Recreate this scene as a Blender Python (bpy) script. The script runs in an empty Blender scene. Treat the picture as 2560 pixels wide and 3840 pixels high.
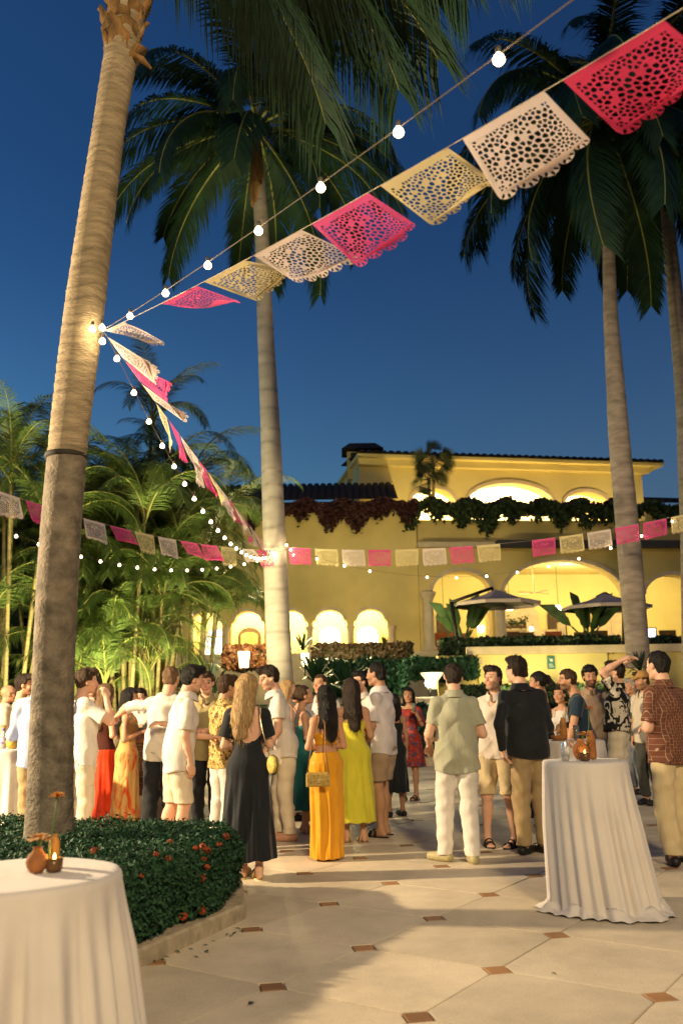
import bpy, math, random
import numpy as np
from mathutils import Vector, Matrix
R_ = math.radians
random.seed(7)
scene = bpy.context.scene
COL = scene.collection

# ------------------------------------------------------------------ camera
FPX, YH, ROLL, EYE = 3359.3, 2629.4, -0.016, 1.43      # solved from the paving grid of the photograph
_p = math.atan((YH - 1920) / FPX); _s, _c = math.sin(ROLL), math.cos(ROLL)
_r0 = np.array([1., 0, 0]); _u0 = np.array([0, -math.sin(_p), math.cos(_p)]); CF = np.array([0, math.cos(_p), math.sin(_p)])
CR = _c * _r0 + _s * _u0; CU = -_s * _r0 + _c * _u0; CP = np.array([0, 0, EYE])
cam = bpy.data.cameras.new('camera'); camo = bpy.data.objects.new('camera', cam); COL.objects.link(camo)
camo.matrix_world = Matrix([[CR[i], CU[i], -CF[i], CP[i]] for i in range(3)] + [[0, 0, 0, 1]])
cam.sensor_fit = 'VERTICAL'; cam.sensor_height = 36; cam.sensor_width = 24; cam.lens = FPX / 3840 * 36
cam.clip_end = 2000; cam.clip_start = .05
cam.dof.use_dof = True; cam.dof.focus_distance = 8.8; cam.dof.aperture_fstop = 2.0
scene.camera = camo

def ray(x, y): return CF + CR * (x - 1280) / FPX - CU * (y - 1920) / FPX
def G(x, y, z=0.):                 # photo pixel -> point on the level z
    d = ray(x, y); return CP + d * (z - EYE) / d[2]
def A(x, y, Y):                    # photo pixel -> point at distance Y
    d = ray(x, y); return CP + d * Y / d[1]

# ------------------------------------------------------------------ world, lamps, exposure
W = bpy.data.worlds.new('World'); scene.world = W; W.use_nodes = True
nt = W.node_tree; bg = nt.nodes['Background']
sky = nt.nodes.new('ShaderNodeTexSky'); sky.sky_type = 'NISHITA'; sky.sun_disc = False
sky.sun_elevation = R_(-2.0); sky.sun_rotation = R_(-75); sky.altitude = 0; sky.air_density = 1.0; sky.dust_density = .3; sky.ozone_density = 4.0
tint = nt.nodes.new('ShaderNodeMix'); tint.data_type = 'RGBA'; tint.blend_type = 'MULTIPLY'; tint.inputs[0].default_value = 1
tint.inputs[7].default_value = (1.0, .86, .78, 1)
tcw = nt.nodes.new('ShaderNodeTexCoord'); sxyz = nt.nodes.new('ShaderNodeSeparateXYZ'); mrw = nt.nodes.new('ShaderNodeMapRange'); grw = nt.nodes.new('ShaderNodeMix'); grw.data_type = 'RGBA'
mrw.interpolation_type = 'SMOOTHSTEP'; mrw.inputs[1].default_value = .08; mrw.inputs[2].default_value = .55          # pale low sky, deeper blue overhead, all round
grw.inputs[6].default_value = (2.6, 3.95, 2.2, 1); grw.inputs[7].default_value = (.95, 2.05, 1.5, 1)
nt.links.new(tcw.outputs['Generated'], sxyz.inputs[0]); nt.links.new(sxyz.outputs[2], mrw.inputs[0]); nt.links.new(mrw.outputs[0], grw.inputs[0]); nt.links.new(grw.outputs[2], tint.inputs[7])
nt.links.new(sky.outputs[0], tint.inputs[6]); nt.links.new(tint.outputs[2], bg.inputs[0])
bg.inputs[1].default_value = .82

def light(name, kind, loc, power, col=(1, .72, .42), size=.1, target=None, cone=None, blend=.5):
    l = bpy.data.lights.new(name, kind); o = bpy.data.objects.new(name, l); COL.objects.link(o)
    l.energy = power; l.color = col; o.location = loc
    if kind == 'AREA': l.size = size
    elif kind != 'SUN': l.shadow_soft_size = size
    if cone: l.spot_size = R_(cone); l.spot_blend = blend
    if target is not None:
        o.rotation_euler = (Vector(target) - Vector(loc)).to_track_quat('-Z', 'Y').to_euler()
    return o
sun = light('sun', 'SUN', (0, 0, 30), .04, (1, .8, .6), target=(20, -12, 26)); sun.data.angle = R_(12)
FLOOD = (-7.6, 7.5, 3.35)
light('floodlight_lamp', 'SPOT', FLOOD, 5700, (1, .76, .45), .10, (1.5, 8.3, .6), 125, .6)
FILL_FLOOD = (3.2, -12.0, 11.5)  # fill floodlight added behind the camera, raised to brighten the paving
light('floodlight_lamp', 'SPOT', FILL_FLOOD, 14800, (1, .76, .41), 1.3, (0.3, 9.5, 1.4), 70, .7)
scene.view_settings.view_transform = 'Standard'; scene.view_settings.look = 'None'
scene.view_settings.exposure = 0; scene.view_settings.gamma = 1
scene.render.engine = 'CYCLES'
cy = scene.cycles; cy.max_bounces = 5; cy.diffuse_bounces = 3; cy.glossy_bounces = 2; cy.transmission_bounces = 4; cy.transparent_max_bounces = 6
cy.caustics_reflective = cy.caustics_refractive = False; cy.use_denoising = True; cy.sample_clamp_indirect = 6; cy.use_light_tree = True

# ------------------------------------------------------------------ materials
MATS = {}
def mat(name, col, rough=.65, var=.12, scale=9., bump=.0, bscale=60., metal=0, emit=0, ecol=None, trans=0, sss=0, spec=.4, detail=4, stretch=None, attr=None, ior=1.45, sheen=0):
    if name in MATS: return MATS[name]
    m = bpy.data.materials.new(name); m.use_nodes = True; n = m.node_tree.nodes; k = m.node_tree.links
    b = n['Principled BSDF']; b.inputs['Roughness'].default_value = rough; b.inputs['Metallic'].default_value = metal
    b.inputs['Specular IOR Level'].default_value = spec; b.inputs['IOR'].default_value = ior
    if trans: b.inputs['Transmission Weight'].default_value = trans
    if sheen: b.inputs['Sheen Weight'].default_value = sheen
    if sss:
        b.inputs['Subsurface Weight'].default_value = sss; b.inputs['Subsurface Radius'].default_value = (.02, .008, .004); b.inputs['Subsurface Scale'].default_value = .5
    tc = n.new('ShaderNodeTexCoord'); mp = n.new('ShaderNodeMapping'); k.new(tc.outputs['Object'], mp.inputs[0])
    if stretch: mp.inputs['Scale'].default_value = stretch
    no = n.new('ShaderNodeTexNoise'); no.inputs['Scale'].default_value = scale; no.inputs['Detail'].default_value = detail; k.new(mp.outputs[0], no.inputs[0])
    mx = n.new('ShaderNodeMix'); mx.data_type = 'RGBA'
    ra = n.new('ShaderNodeMapRange'); ra.inputs[1].default_value = .3; ra.inputs[2].default_value = .7; k.new(no.outputs[0], ra.inputs[0]); k.new(ra.outputs[0], mx.inputs[0])
    c2 = col if len(col) == 3 else col[:3]
    mx.inputs[6].default_value = (*[max(0, v * (1 - var)) for v in c2], 1); mx.inputs[7].default_value = (*[min(1, v * (1 + var)) for v in c2], 1)
    out = mx.outputs[2]
    if attr:
        at = n.new('ShaderNodeAttribute'); at.attribute_name = attr; m2 = n.new('ShaderNodeMix'); m2.data_type = 'RGBA'; m2.blend_type = 'MULTIPLY'; m2.inputs[0].default_value = 1
        k.new(at.outputs[0], m2.inputs[6]); k.new(out, m2.inputs[7]); out = m2.outputs[2]
    k.new(out, b.inputs['Base Color'])
    if emit:
        b.inputs['Emission Color'].default_value = (*(ecol or col), 1); b.inputs['Emission Strength'].default_value = emit
    if bump:
        bn = n.new('ShaderNodeTexNoise'); bn.inputs['Scale'].default_value = bscale; bn.inputs['Detail'].default_value = 5; k.new(mp.outputs[0], bn.inputs[0])
        bu = n.new('ShaderNodeBump'); bu.inputs['Strength'].default_value = bump; bu.inputs['Distance'].default_value = .02; k.new(bn.outputs[0], bu.inputs['Height']); k.new(bu.outputs[0], b.inputs['Normal'])
    MATS[name] = m; return m
def pattern(name, cols, scale, kind='noise', rough=.7, stretch=None, stops=None):
    """printed cloth: colour steps driven by a noise, cell or brick texture in the garment's own space"""
    if name in MATS: return MATS[name]
    m = bpy.data.materials.new(name); m.use_nodes = True; n = m.node_tree.nodes; k = m.node_tree.links
    b = n['Principled BSDF']; b.inputs['Roughness'].default_value = rough; b.inputs['Specular IOR Level'].default_value = .2
    tc = n.new('ShaderNodeTexCoord'); mp = n.new('ShaderNodeMapping'); k.new(tc.outputs['Object'], mp.inputs[0])
    if stretch: mp.inputs['Scale'].default_value = stretch
    cr = n.new('ShaderNodeValToRGB'); cr.color_ramp.interpolation = 'CONSTANT' if kind != 'dye' else 'LINEAR'
    if kind in ('noise', 'dye'):
        t = n.new('ShaderNodeTexNoise'); t.inputs['Scale'].default_value = scale; t.inputs['Detail'].default_value = 2.5; t.inputs['Distortion'].default_value = 1.2; src = t.outputs[0]
    elif kind == 'cell':
        t = n.new('ShaderNodeTexVoronoi'); t.inputs['Scale'].default_value = scale; src = t.outputs[1]
    elif kind == 'brick':
        t = n.new('ShaderNodeTexBrick'); t.inputs['Scale'].default_value = scale; t.inputs['Mortar Size'].default_value = .014; t.inputs['Brick Width'].default_value = .55; t.inputs['Row Height'].default_value = .30; t.inputs['Bias'].default_value = -.2
        for q, c_ in zip((1, 2, 3), cols): t.inputs[q].default_value = (*c_, 1)
        sx = n.new('ShaderNodeSeparateXYZ'); cx = n.new('ShaderNodeCombineXYZ'); ad = n.new('ShaderNodeMath'); ad.operation = 'MULTIPLY_ADD'; ad.inputs[1].default_value = .3; k.new(mp.outputs[0], sx.inputs[0]); k.new(sx.outputs[1], ad.inputs[0]); k.new(sx.outputs[0], ad.inputs[2]); k.new(sx.outputs[2], cx.inputs[0]); k.new(ad.outputs[0], cx.inputs[1]); k.new(cx.outputs[0], t.inputs[0]); k.new(t.outputs[0], b.inputs['Base Color']); MATS[name] = m; return m
    else:
        t = n.new('ShaderNodeTexWave'); t.inputs['Scale'].default_value = scale; t.inputs['Distortion'].default_value = 5; t.inputs['Detail'].default_value = 1; src = t.outputs['Fac']
    k.new(mp.outputs[0], t.inputs[0]); k.new(src, cr.inputs[0])
    el = cr.color_ramp.elements; N = len(cols)
    stops = stops or [(.34 + .32 * i / (N - 1) if kind in ('noise', 'dye') else i / N) for i in range(N)]
    stops[0] = 0 if kind != 'dye' else stops[0]
    while len(el) < N: el.new(.5)
    for e, s_, c_ in zip(el, stops, cols): e.position = s_; e.color = (*c_, 1)
    k.new(cr.outputs[0], b.inputs['Base Color']); MATS[name] = m; return m

# ------------------------------------------------------------------ objects
def tag(o, label=None, cat=None, group=None, kind=None):
    if label: o['label'] = label
    if cat: o['category'] = cat
    if group: o['group'] = group
    if kind: o['kind'] = kind
    return o
def empty(name, loc=(0, 0, 0), rz=0., label=None, cat=None, group=None, scale=1.):
    o = bpy.data.objects.new(name, None); COL.objects.link(o); o.location = loc; o.rotation_euler = (0, 0, rz); o.scale = (scale,) * 3
    o.empty_display_size = .1
    return tag(o, label, cat, group)
def link(name, me, parent=None, m=None):
    o = bpy.data.objects.new(name, me); COL.objects.link(o)
    if m is not None and not me.materials:
        for q in (m if isinstance(m, (list, tuple)) else [m]): me.materials.append(q)
    if parent is not None: o.parent = parent
    return o
def npmesh(name, V, F, smooth=True, idx=None):
    me = bpy.data.meshes.new(name); V = np.asarray(V, np.float32)
    if isinstance(F, np.ndarray):
        n, c = F.shape
        me.vertices.add(len(V)); me.vertices.foreach_set('co', V.ravel()); me.loops.add(n * c); me.loops.foreach_set('vertex_index', F.astype(np.int32).ravel())
        me.polygons.add(n); me.polygons.foreach_set('loop_start', np.arange(0, n * c, c, dtype=np.int32))
        try: me.polygons.foreach_set('loop_total', np.full(n, c, np.int32))
        except Exception: pass
        me.update(calc_edges=True)
    else:
        me.from_pydata([tuple(map(float, v)) for v in V], [], F)
    if smooth: me.polygons.foreach_set('use_smooth', np.ones(len(me.polygons), bool))
    if idx is not None: me.polygons.foreach_set('material_index', np.asarray(idx, np.int32))
    me.update(); return me
class MB:
    """collects simple shapes into one mesh"""
    def __init__(s): s.v = []; s.f = []; s.i = []
    def add(s, v, f, i=0):
        o = len(s.v); s.v += [tuple(map(float, q)) for q in v]; s.f += [tuple(o + q for q in t) for t in f]; s.i += [i] * len(f); return s
    def box(s, lo, hi, i=0, rz=0, piv=None):
        x0, y0, z0 = lo; x1, y1, z1 = hi
        v = [(x0, y0, z0), (x1, y0, z0), (x1, y1, z0), (x0, y1, z0), (x0, y0, z1), (x1, y0, z1), (x1, y1, z1), (x0, y1, z1)]
        if rz:
            p = piv or ((x0 + x1) / 2, (y0 + y1) / 2); c, n = math.cos(rz), math.sin(rz)
            v = [(p[0] + (a - p[0]) * c - (b - p[1]) * n, p[1] + (a - p[0]) * n + (b - p[1]) * c, z) for a, b, z in v]
        return s.add(v, [(0, 3, 2, 1), (4, 5, 6, 7), (0, 1, 5, 4), (1, 2, 6, 5), (2, 3, 7, 6), (3, 0, 4, 7)], i)
    def tube(s, pts, rad, n=8, i=0, cap=True):
        P = [Vector(p) for p in pts]; rad = rad if isinstance(rad, (list, tuple, np.ndarray)) else [rad] * len(P)
        v = []; f = []; up = Vector((0, 0, 1)); prev = None
        for q, p in enumerate(P):
            t = (P[min(q + 1, len(P) - 1)] - P[max(q - 1, 0)]).normalized()
            a = prev - t * prev.dot(t) if prev is not None else (up.cross(t) if abs(t.z) < .95 else Vector((1, 0, 0)) - t * t.x)
            a.normalize(); prev = a; b = t.cross(a)
            for j in range(n):
                th = 2 * math.pi * j / n; v.append(p + (a * math.cos(th) + b * math.sin(th)) * rad[q])
        for q in range(len(P) - 1):
            for j in range(n): f.append((q * n + j, q * n + (j + 1) % n, (q + 1) * n + (j + 1) % n, (q + 1) * n + j))
        if cap: f += [tuple(range(n - 1, -1, -1)), tuple(range((len(P) - 1) * n, len(P) * n))]
        return s.add(v, f, i)
    def lathe(s, prof, n=24, c=(0, 0, 0), i=0, wob=None):
        v = []; f = []
        for q, (r, z) in enumerate(prof):
            for j in range(n):
                th = 2 * math.pi * j / n; rr = r * (wob(th, z, q) if wob else 1); v.append((c[0] + rr * math.cos(th), c[1] + rr * math.sin(th), c[2] + z))
        for q in range(len(prof) - 1):
            for j in range(n): f.append((q * n + j, q * n + (j + 1) % n, (q + 1) * n + (j + 1) % n, (q + 1) * n + j))
        if prof[0][0] > 1e-4: f.append(tuple(range(n - 1, -1, -1)))
        if prof[-1][0] > 1e-4: f.append(tuple(range((len(prof) - 1) * n, len(prof) * n)))
        return s.add(v, f, i)
    def mesh(s, name, smooth=True): return npmesh(name, s.v, s.f, smooth, s.i if any(s.i) else None)
    def build(s, name, m, parent=None, smooth=True): return link(name, s.mesh(name, smooth), parent, m)
def shape2d(name, outer, holes, depth):
    """flat outline with holes, given thickness, as a mesh in (x, y) with z = +-depth/2"""
    cu = bpy.data.curves.new(name, 'CURVE'); cu.dimensions = '2D'; cu.fill_mode = 'BOTH'; cu.extrude = depth / 2
    for ring in [outer] + list(holes):
        sp = cu.splines.new('POLY'); sp.points.add(len(ring) - 1)
        for q, (x, y) in zip(sp.points, ring): q.co = (x, y, 0, 1)
        sp.use_cyclic_u = True
    o = bpy.data.objects.new(name, cu); COL.objects.link(o)
    dg = bpy.context.evaluated_depsgraph_get(); me = bpy.data.meshes.new_from_object(o.evaluated_get(dg))
    bpy.data.objects.remove(o); bpy.data.curves.remove(cu); me.materials.clear(); return me

# ------------------------------------------------------------------ implicit surfaces (bodies, hair, clothes)
class Fld:
    def __init__(s, lo, hi, v):
        s.v = v; s.ax = [np.arange(lo[i] - 2 * v, hi[i] + 3 * v, v, dtype=np.float32) for i in range(3)]
        s.D = np.full([len(a) for a in s.ax], .3, np.float32)
    def blk(s, lo, hi):
        sl = []
        for i in range(3):
            a = max(0, int((lo[i] - s.ax[i][0]) / s.v)); b = min(len(s.ax[i]), int((hi[i] - s.ax[i][0]) / s.v) + 2)
            sl.append(slice(a, max(a, b)))
        return tuple(sl), s.ax[0][sl[0]][:, None, None], s.ax[1][sl[1]][None, :, None], s.ax[2][sl[2]][None, None, :]
    def put(s, fn, lo, hi, k=.02, sub=False):
        m = k + 2.5 * s.v
        sl, X, Y, Z = s.blk([q - m for q in lo], [q + m for q in hi]); D = s.D[sl]
        if D.size == 0: return
        d = np.broadcast_to(fn(X, Y, Z), D.shape)
        if sub:
            h = np.clip(.5 - .5 * (D + d) / k, 0, 1); s.D[sl] = D * (1 - h) - d * h + k * h * (1 - h)
        else:
            h = np.clip(.5 + .5 * (d - D) / k, 0, 1); s.D[sl] = d + (D - d) * h - k * h * (1 - h)
    def cap(s, a, b, ra, rb=None, k=.02, flat=None, sub=False, sy=1.):
        a = np.asarray(a, np.float32); b = np.asarray(b, np.float32); rb = ra if rb is None else rb; ab = b - a; L2 = max(float(ab @ ab), 1e-9); L = math.sqrt(L2)
        def fn(X, Y, Z):
            px, py, pz = X - a[0], Y - a[1], Z - a[2]; t0 = (px * ab[0] + py * ab[1] + pz * ab[2]) / L2; t = np.clip(t0, 0, 1)
            d = np.sqrt((px - t * ab[0]) ** 2 + ((py - t * ab[1]) * sy) ** 2 + (pz - t * ab[2]) ** 2) - (ra + (rb - ra) * t)
            if flat: d = np.maximum(d, (t0 - 1) * L)
            return d
        m = max(ra, rb) / min(1, sy); s.put(fn, np.minimum(a, b) - m, np.maximum(a, b) + m, k, sub)
    def ell(s, c, r, k=.02, sub=False, M=None):
        c = np.asarray(c, np.float32); r = np.asarray(r, np.float32)
        def fn(X, Y, Z):
            x, y, z = X - c[0], Y - c[1], Z - c[2]
            if M is not None: x, y, z = [M[0][i] * x + M[1][i] * y + M[2][i] * z for i in range(3)]
            q0 = np.sqrt((x / r[0]) ** 2 + (y / r[1]) ** 2 + (z / r[2]) ** 2); q1 = np.sqrt((x / r[0] ** 2) ** 2 + (y / r[1] ** 2) ** 2 + (z / r[2] ** 2) ** 2)
            return q0 * (q0 - 1) / np.maximum(q1, 1e-6)
        m = r if M is None else np.full(3, r.max()); s.put(fn, c - m, c + m, k, sub)
    def warp(s, fn):
        X, Y, Z = s.ax[0][:, None, None], s.ax[1][None, :, None], s.ax[2][None, None, :]
        near = np.abs(s.D) < .06; d = fn(X, Y, Z); s.D = np.where(near, s.D + d, s.D).astype(np.float32)
    def clip(s, fn):
        X, Y, Z = s.ax[0][:, None, None], s.ax[1][None, :, None], s.ax[2][None, None, :]
        s.D = np.maximum(s.D, fn(X, Y, Z)).astype(np.float32)
    def nets(s):
        D = s.D.copy()
        for ax_ in range(3):
            i0 = [slice(None)] * 3; i0[ax_] = 0; D[tuple(i0)] = .1; i0[ax_] = -1; D[tuple(i0)] = .1
        I = D < 0; n = I.astype(np.int8)
        c = sum(n[a:n.shape[0] - 1 + a, b:n.shape[1] - 1 + b, e:n.shape[2] - 1 + e] for a in (0, 1) for b in (0, 1) for e in (0, 1))
        cells = np.argwhere((c > 0) & (c < 8)); ID = np.full(c.shape, -1, np.int32)
        if not len(cells): return np.zeros((0, 3)), np.zeros((0, 4), np.int32)
        ID[tuple(cells.T)] = np.arange(len(cells))
        off = [(a, b, e) for a in (0, 1) for b in (0, 1) for e in (0, 1)]
        val = np.stack([D[cells[:, 0] + o[0], cells[:, 1] + o[1], cells[:, 2] + o[2]] for o in off], 1)
        acc = np.zeros((len(cells), 3)); cnt = np.zeros(len(cells))
        for i in range(8):
            for j in range(i + 1, 8):
                df = np.array(off[j]) - np.array(off[i])
                if np.abs(df).sum() != 1 or df.min() < 0: continue
                va, vb = val[:, i], val[:, j]; x = (va < 0) != (vb < 0); t = np.where(x, va / np.where(x, va - vb, 1), 0)
                acc += np.where(x[:, None], np.array(off[i]) + t[:, None] * df, 0); cnt += x
        V = np.array([a[0] for a in s.ax]) + s.v * (cells + acc / cnt[:, None]); Fs = []
        for ax_ in range(3):
            u, w = [(1, 2), (2, 0), (0, 1)][ax_]
            a0 = [slice(1, -1)] * 3; a0[ax_] = slice(0, -1); a1 = [slice(1, -1)] * 3; a1[ax_] = slice(1, None)
            P, Q = I[tuple(a0)], I[tuple(a1)]
            for sgn in (0, 1):
                e = np.argwhere((P != Q) & (P == bool(sgn)))
                if not len(e): continue
                e = e + 1; e[:, ax_] -= 1
                def g(du, dw):
                    q = e.copy(); q[:, u] += du; q[:, w] += dw; return ID[q[:, 0], q[:, 1], q[:, 2]]
                qd = np.stack([g(-1, -1), g(0, -1), g(0, 0), g(-1, 0)], 1); Fs.append(qd if sgn else qd[:, ::-1])
        F = np.concatenate(Fs); return V, F[(F >= 0).all(1)]
# ------------------------------------------------------------------ materials of the place
def slabmat(name, col, var, stain):
    m = bpy.data.materials.new(name); m.use_nodes = True; n = m.node_tree.nodes; k = m.node_tree.links; b = n['Principled BSDF']
    ge = n.new('ShaderNodeNewGeometry'); oi = n.new('ShaderNodeObjectInfo'); a = n.new('ShaderNodeTexNoise'); a.inputs['Scale'].default_value = 1.1; a.inputs['Detail'].default_value = 7; a.inputs['Roughness'].default_value = .68
    g = n.new('ShaderNodeTexNoise'); g.inputs['Scale'].default_value = 95; g.inputs['Detail'].default_value = 6; g.inputs['Roughness'].default_value = .75
    sp = n.new('ShaderNodeTexVoronoi'); sp.inputs['Scale'].default_value = 6
    for t in (a, g, sp): k.new(ge.outputs['Position'], t.inputs[0])
    def rng(src, lo, hi, x0=.3, x1=.7):
        r = n.new('ShaderNodeMapRange'); r.inputs[1].default_value = x0; r.inputs[2].default_value = x1; r.inputs[3].default_value = lo; r.inputs[4].default_value = hi; k.new(src, r.inputs[0]); return r.outputs[0]
    def mul(x, y):
        q = n.new('ShaderNodeMath'); q.operation = 'MULTIPLY'; k.new(x, q.inputs[0]); k.new(y, q.inputs[1]); return q.outputs[0]
    f = mul(mul(rng(a.outputs[0], 1 - stain, 1.06), rng(oi.outputs['Random'], 1 - var, 1 + var, 0, 1)), mul(rng(g.outputs[0], .74, 1.18), rng(sp.outputs[0], .6, 1, .0, .035)))
    mx = n.new('ShaderNodeMix'); mx.data_type = 'RGBA'; mx.blend_type = 'MULTIPLY'; mx.inputs[0].default_value = 1; mx.inputs[6].default_value = (*col, 1); k.new(f, mx.inputs[7]); k.new(mx.outputs[2], b.inputs['Base Color'])
    b.inputs['Roughness'].default_value = .62; b.inputs['Specular IOR Level'].default_value = .35
    bu = n.new('ShaderNodeBump'); bu.inputs['Strength'].default_value = .22; bu.inputs['Distance'].default_value = .01; k.new(g.outputs[0], bu.inputs['Height']); k.new(bu.outputs[0], b.inputs['Normal']); return m
M_SLAB = slabmat('pale_stone', (.74, .63, .47), .10, .36); M_INSET = slabmat('clay_inset', (.42, .22, .10), .35, .45)
M_MORTAR = mat('mortar', (.27, .21, .14), .9, .25, 20); M_CONC = mat('kerb_concrete', (.42, .35, .24), .85, .25, 12, .5, 90)
M_SOIL = mat('dark_soil', (.05, .045, .03), .95, .4, 2); M_LAWN = mat('lawn', (.045, .09, .03), .9, .4, 3, .6, 60)
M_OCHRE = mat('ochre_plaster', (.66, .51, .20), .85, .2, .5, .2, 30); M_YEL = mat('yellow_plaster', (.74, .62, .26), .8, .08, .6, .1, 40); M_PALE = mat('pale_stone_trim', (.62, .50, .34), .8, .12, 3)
M_TILE = mat('dark_roof_tile', (.035, .026, .022), .8, .3, 4); M_GLASS = mat('window_glass', (.05, .07, .10), .1, .1); M_DARKW = mat('dark_wood', (.06, .035, .018), .55, .3, 8)
M_LEAF = mat('areca_leaf', (.105, .16, .034), .5, .35, 2.2, spec=.35); M_RACH = mat('palm_stalk', (.26, .26, .06), .55, .25, 3); M_PLEAF = mat('palm_leaf', (.019, .050, .021), .5, .4, 2, spec=.35); M_CANE = mat('palm_cane', (.27, .22, .08), .6, .3, 5, stretch=(1, 1, 6))
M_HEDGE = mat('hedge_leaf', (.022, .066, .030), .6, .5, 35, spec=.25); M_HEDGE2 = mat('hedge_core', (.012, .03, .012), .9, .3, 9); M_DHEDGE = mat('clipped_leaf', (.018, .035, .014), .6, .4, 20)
M_BOUG = mat('bougainvillea_leaf', (.05, .015, .012), .7, .6, 6); M_GREEN = mat('balcony_leaf', (.030, .050, .014), .7, .5, 6)
M_IRON = mat('dark_metal', (.025, .022, .02), .45, .1, 20, metal=.6)
def trunkmat(name, col, var, sc, st, bump): return mat(name, col, .85, var, sc, bump, sc * 4, stretch=st, attr='tint')
M_TRUNK = trunkmat('ringed_palm_bark', (.31, .24, .15), .30, 5, (1, 1, 5), .7); M_TRUNK2 = trunkmat('grey_palm_bark', (.165, .135, .098), .45, 6, (1.6, 1.6, 1.6), .7); M_ROYAL = trunkmat('smooth_grey_bark', (.47, .41, .33), .16, 2.5, (1, 1, 2), .2); M_BOOT = mat('palm_fibre', (.24, .13, .045), .9, .6, 9, .8, 40, stretch=(1, 1, .3))

# ------------------------------------------------------------------ ground and paving
def sheet(name, pts, m, kind='structure'):
    return tag(link(name, npmesh(name, pts, [tuple(range(len(pts)))], False), None, m), kind=kind)
sheet('ground', [(-400, -60, -.06), (400, -60, -.06), (400, 900, -.06), (-400, 900, -.06)], M_SOIL)
plaza = sheet('plaza', [(-16, -8, -.016), (16, -8, -.016), (16, 21, -.016), (-16, 21, -.016)], M_MORTAR)
PS, PW, POX, POY = .601 * EYE, .598, -.773 * EYE, 3.844 * EYE
e1 = np.array([math.sin(PW), math.cos(PW)]); e2 = np.array([math.cos(PW), -math.sin(PW)])
def lat(i, j): return np.array([POX, POY]) + PS * (i * e1 + j * e2)
def octa(h, c, b):
    r = []
    for sx, sy, fl in ((1, 1, 0), (-1, 1, 1), (-1, -1, 0), (1, -1, 1)):
        q = [(sx * h, sy * (h - c)), (sx * (h - c), sy * h)]; r += q if not fl else q[::-1]
    return [(x * b, y * b) for x, y in r]
def tilemesh(name, ring, depth, bev):
    n = len(ring); k = 1 - bev; v = [(x, y, -depth) for x, y in ring] + [(x, y, -bev * .12) for x, y in ring] + [(x * k, y * k, 0) for x, y in ring]
    f = [(i + o, (i + 1) % n + o, (i + 1) % n + n + o, i + n + o) for o in (0, n) for i in range(n)] + [tuple(range(2 * n, 3 * n))]
    return npmesh(name, v, f, False)
hc_ = .088
slab_me = tilemesh('paving_slab', octa(PS / 2 - .004, hc_ + .002, 1), .05, .012); ins_me = tilemesh('clay_inset', [(hc_ - .004, 0), (0, hc_ - .004), (-hc_ + .004, 0), (0, -hc_ + .004)], .05, .04)
slab_me.materials.append(M_SLAB); ins_me.materials.append(M_INSET)
far_v, far_f, far_i = [], [], []
rz_ = -PW + math.pi / 2
def infr(p, mrg): return p[1] > 3.3 and abs(p[0]) < .385 * p[1] + mrg
cand = []
for i in range(-22, 26):
    for j in range(-22, 26):
        for half, me_, nm in ((.5, slab_me, 'paving_slab'), (0, ins_me, 'clay_inset')):
            p = lat(i + half, j + half)
            if -15.5 < p[0] < 15.5 and -7.5 < p[1] < 20.4: cand.append((nm, me_, p))
for nm, me_ in (('paving_slab', slab_me), ('clay_inset', ins_me)):
    L = sorted([c for c in cand if c[0] == nm], key=lambda c: (not infr(c[2], .6), c[2][1]))
    for q, (n_, m_, p) in enumerate(L):
        if q < 150 and infr(p, .6):
            o = link(nm, m_, plaza); o.location = (p[0], p[1], random.uniform(-.0012, .0012)); o.rotation_euler = (random.uniform(-.001, .001), random.uniform(-.001, .001), rz_)
        else:
            c, s_ = math.cos(rz_), math.sin(rz_); b = len(far_v)
            far_v += [(p[0] + v.co.x * c - v.co.y * s_, p[1] + v.co.x * s_ + v.co.y * c, v.co.z) for v in m_.vertices]; far_f += [tuple(b + t for t in f.vertices) for f in m_.polygons]; far_i += [0 if nm == 'paving_slab' else 1] * len(m_.polygons)
tag(link('far_paving', npmesh('far_paving', far_v, far_f, False, far_i), plaza, [M_SLAB, M_INSET]), kind='stuff')

# ------------------------------------------------------------------ foliage helpers
def leafcloud(name, P, N, size, m, parent=None, seed=1, asp=.42, jit=.7):
    r = np.random.RandomState(seed); n = len(P); N = N + r.normal(0, jit, (n, 3)); N /= np.linalg.norm(N, axis=1)[:, None]
    t = np.cross(N, r.normal(0, 1, (n, 3))); t /= np.linalg.norm(t, axis=1)[:, None]; b = np.cross(N, t); s_ = size * r.uniform(.6, 1.3, n)[:, None]
    V = np.stack([P - t * s_, P + b * s_ * asp - N * s_ * .15, P + t * s_, P - b * s_ * asp - N * s_ * .15], 1).reshape(-1, 3)
    return link(name, npmesh(name, V, np.arange(4 * n).reshape(n, 4), False), parent, m)
def boxpts(lo, hi, n, seed, rnd=.25):
    """points on the outside of a rough-cut box and their outward directions"""
    r = np.random.RandomState(seed); c = (np.array(lo) + hi) / 2; h = (np.array(hi) - lo) / 2; p = r.uniform(-1, 1, (n, 3)); ax = r.choice(3, n, p=(h[[1, 0, 0]] * h[[2, 2, 1]]) / (h[[1, 0, 0]] * h[[2, 2, 1]]).sum())
    sg = r.choice([-1, 1], n); p[np.arange(n), ax] = sg; N = np.zeros((n, 3)); N[np.arange(n), ax] = sg; P = c + p * h
    wob = .5 + .5 * np.sin(P[:, 0] * 5 + seed) * np.sin(P[:, 1] * 4 + 1) * np.sin(P[:, 2] * 6); return P + N * (wob * rnd - rnd * .6 + r.normal(0, rnd * .25, n))[:, None], N
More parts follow.
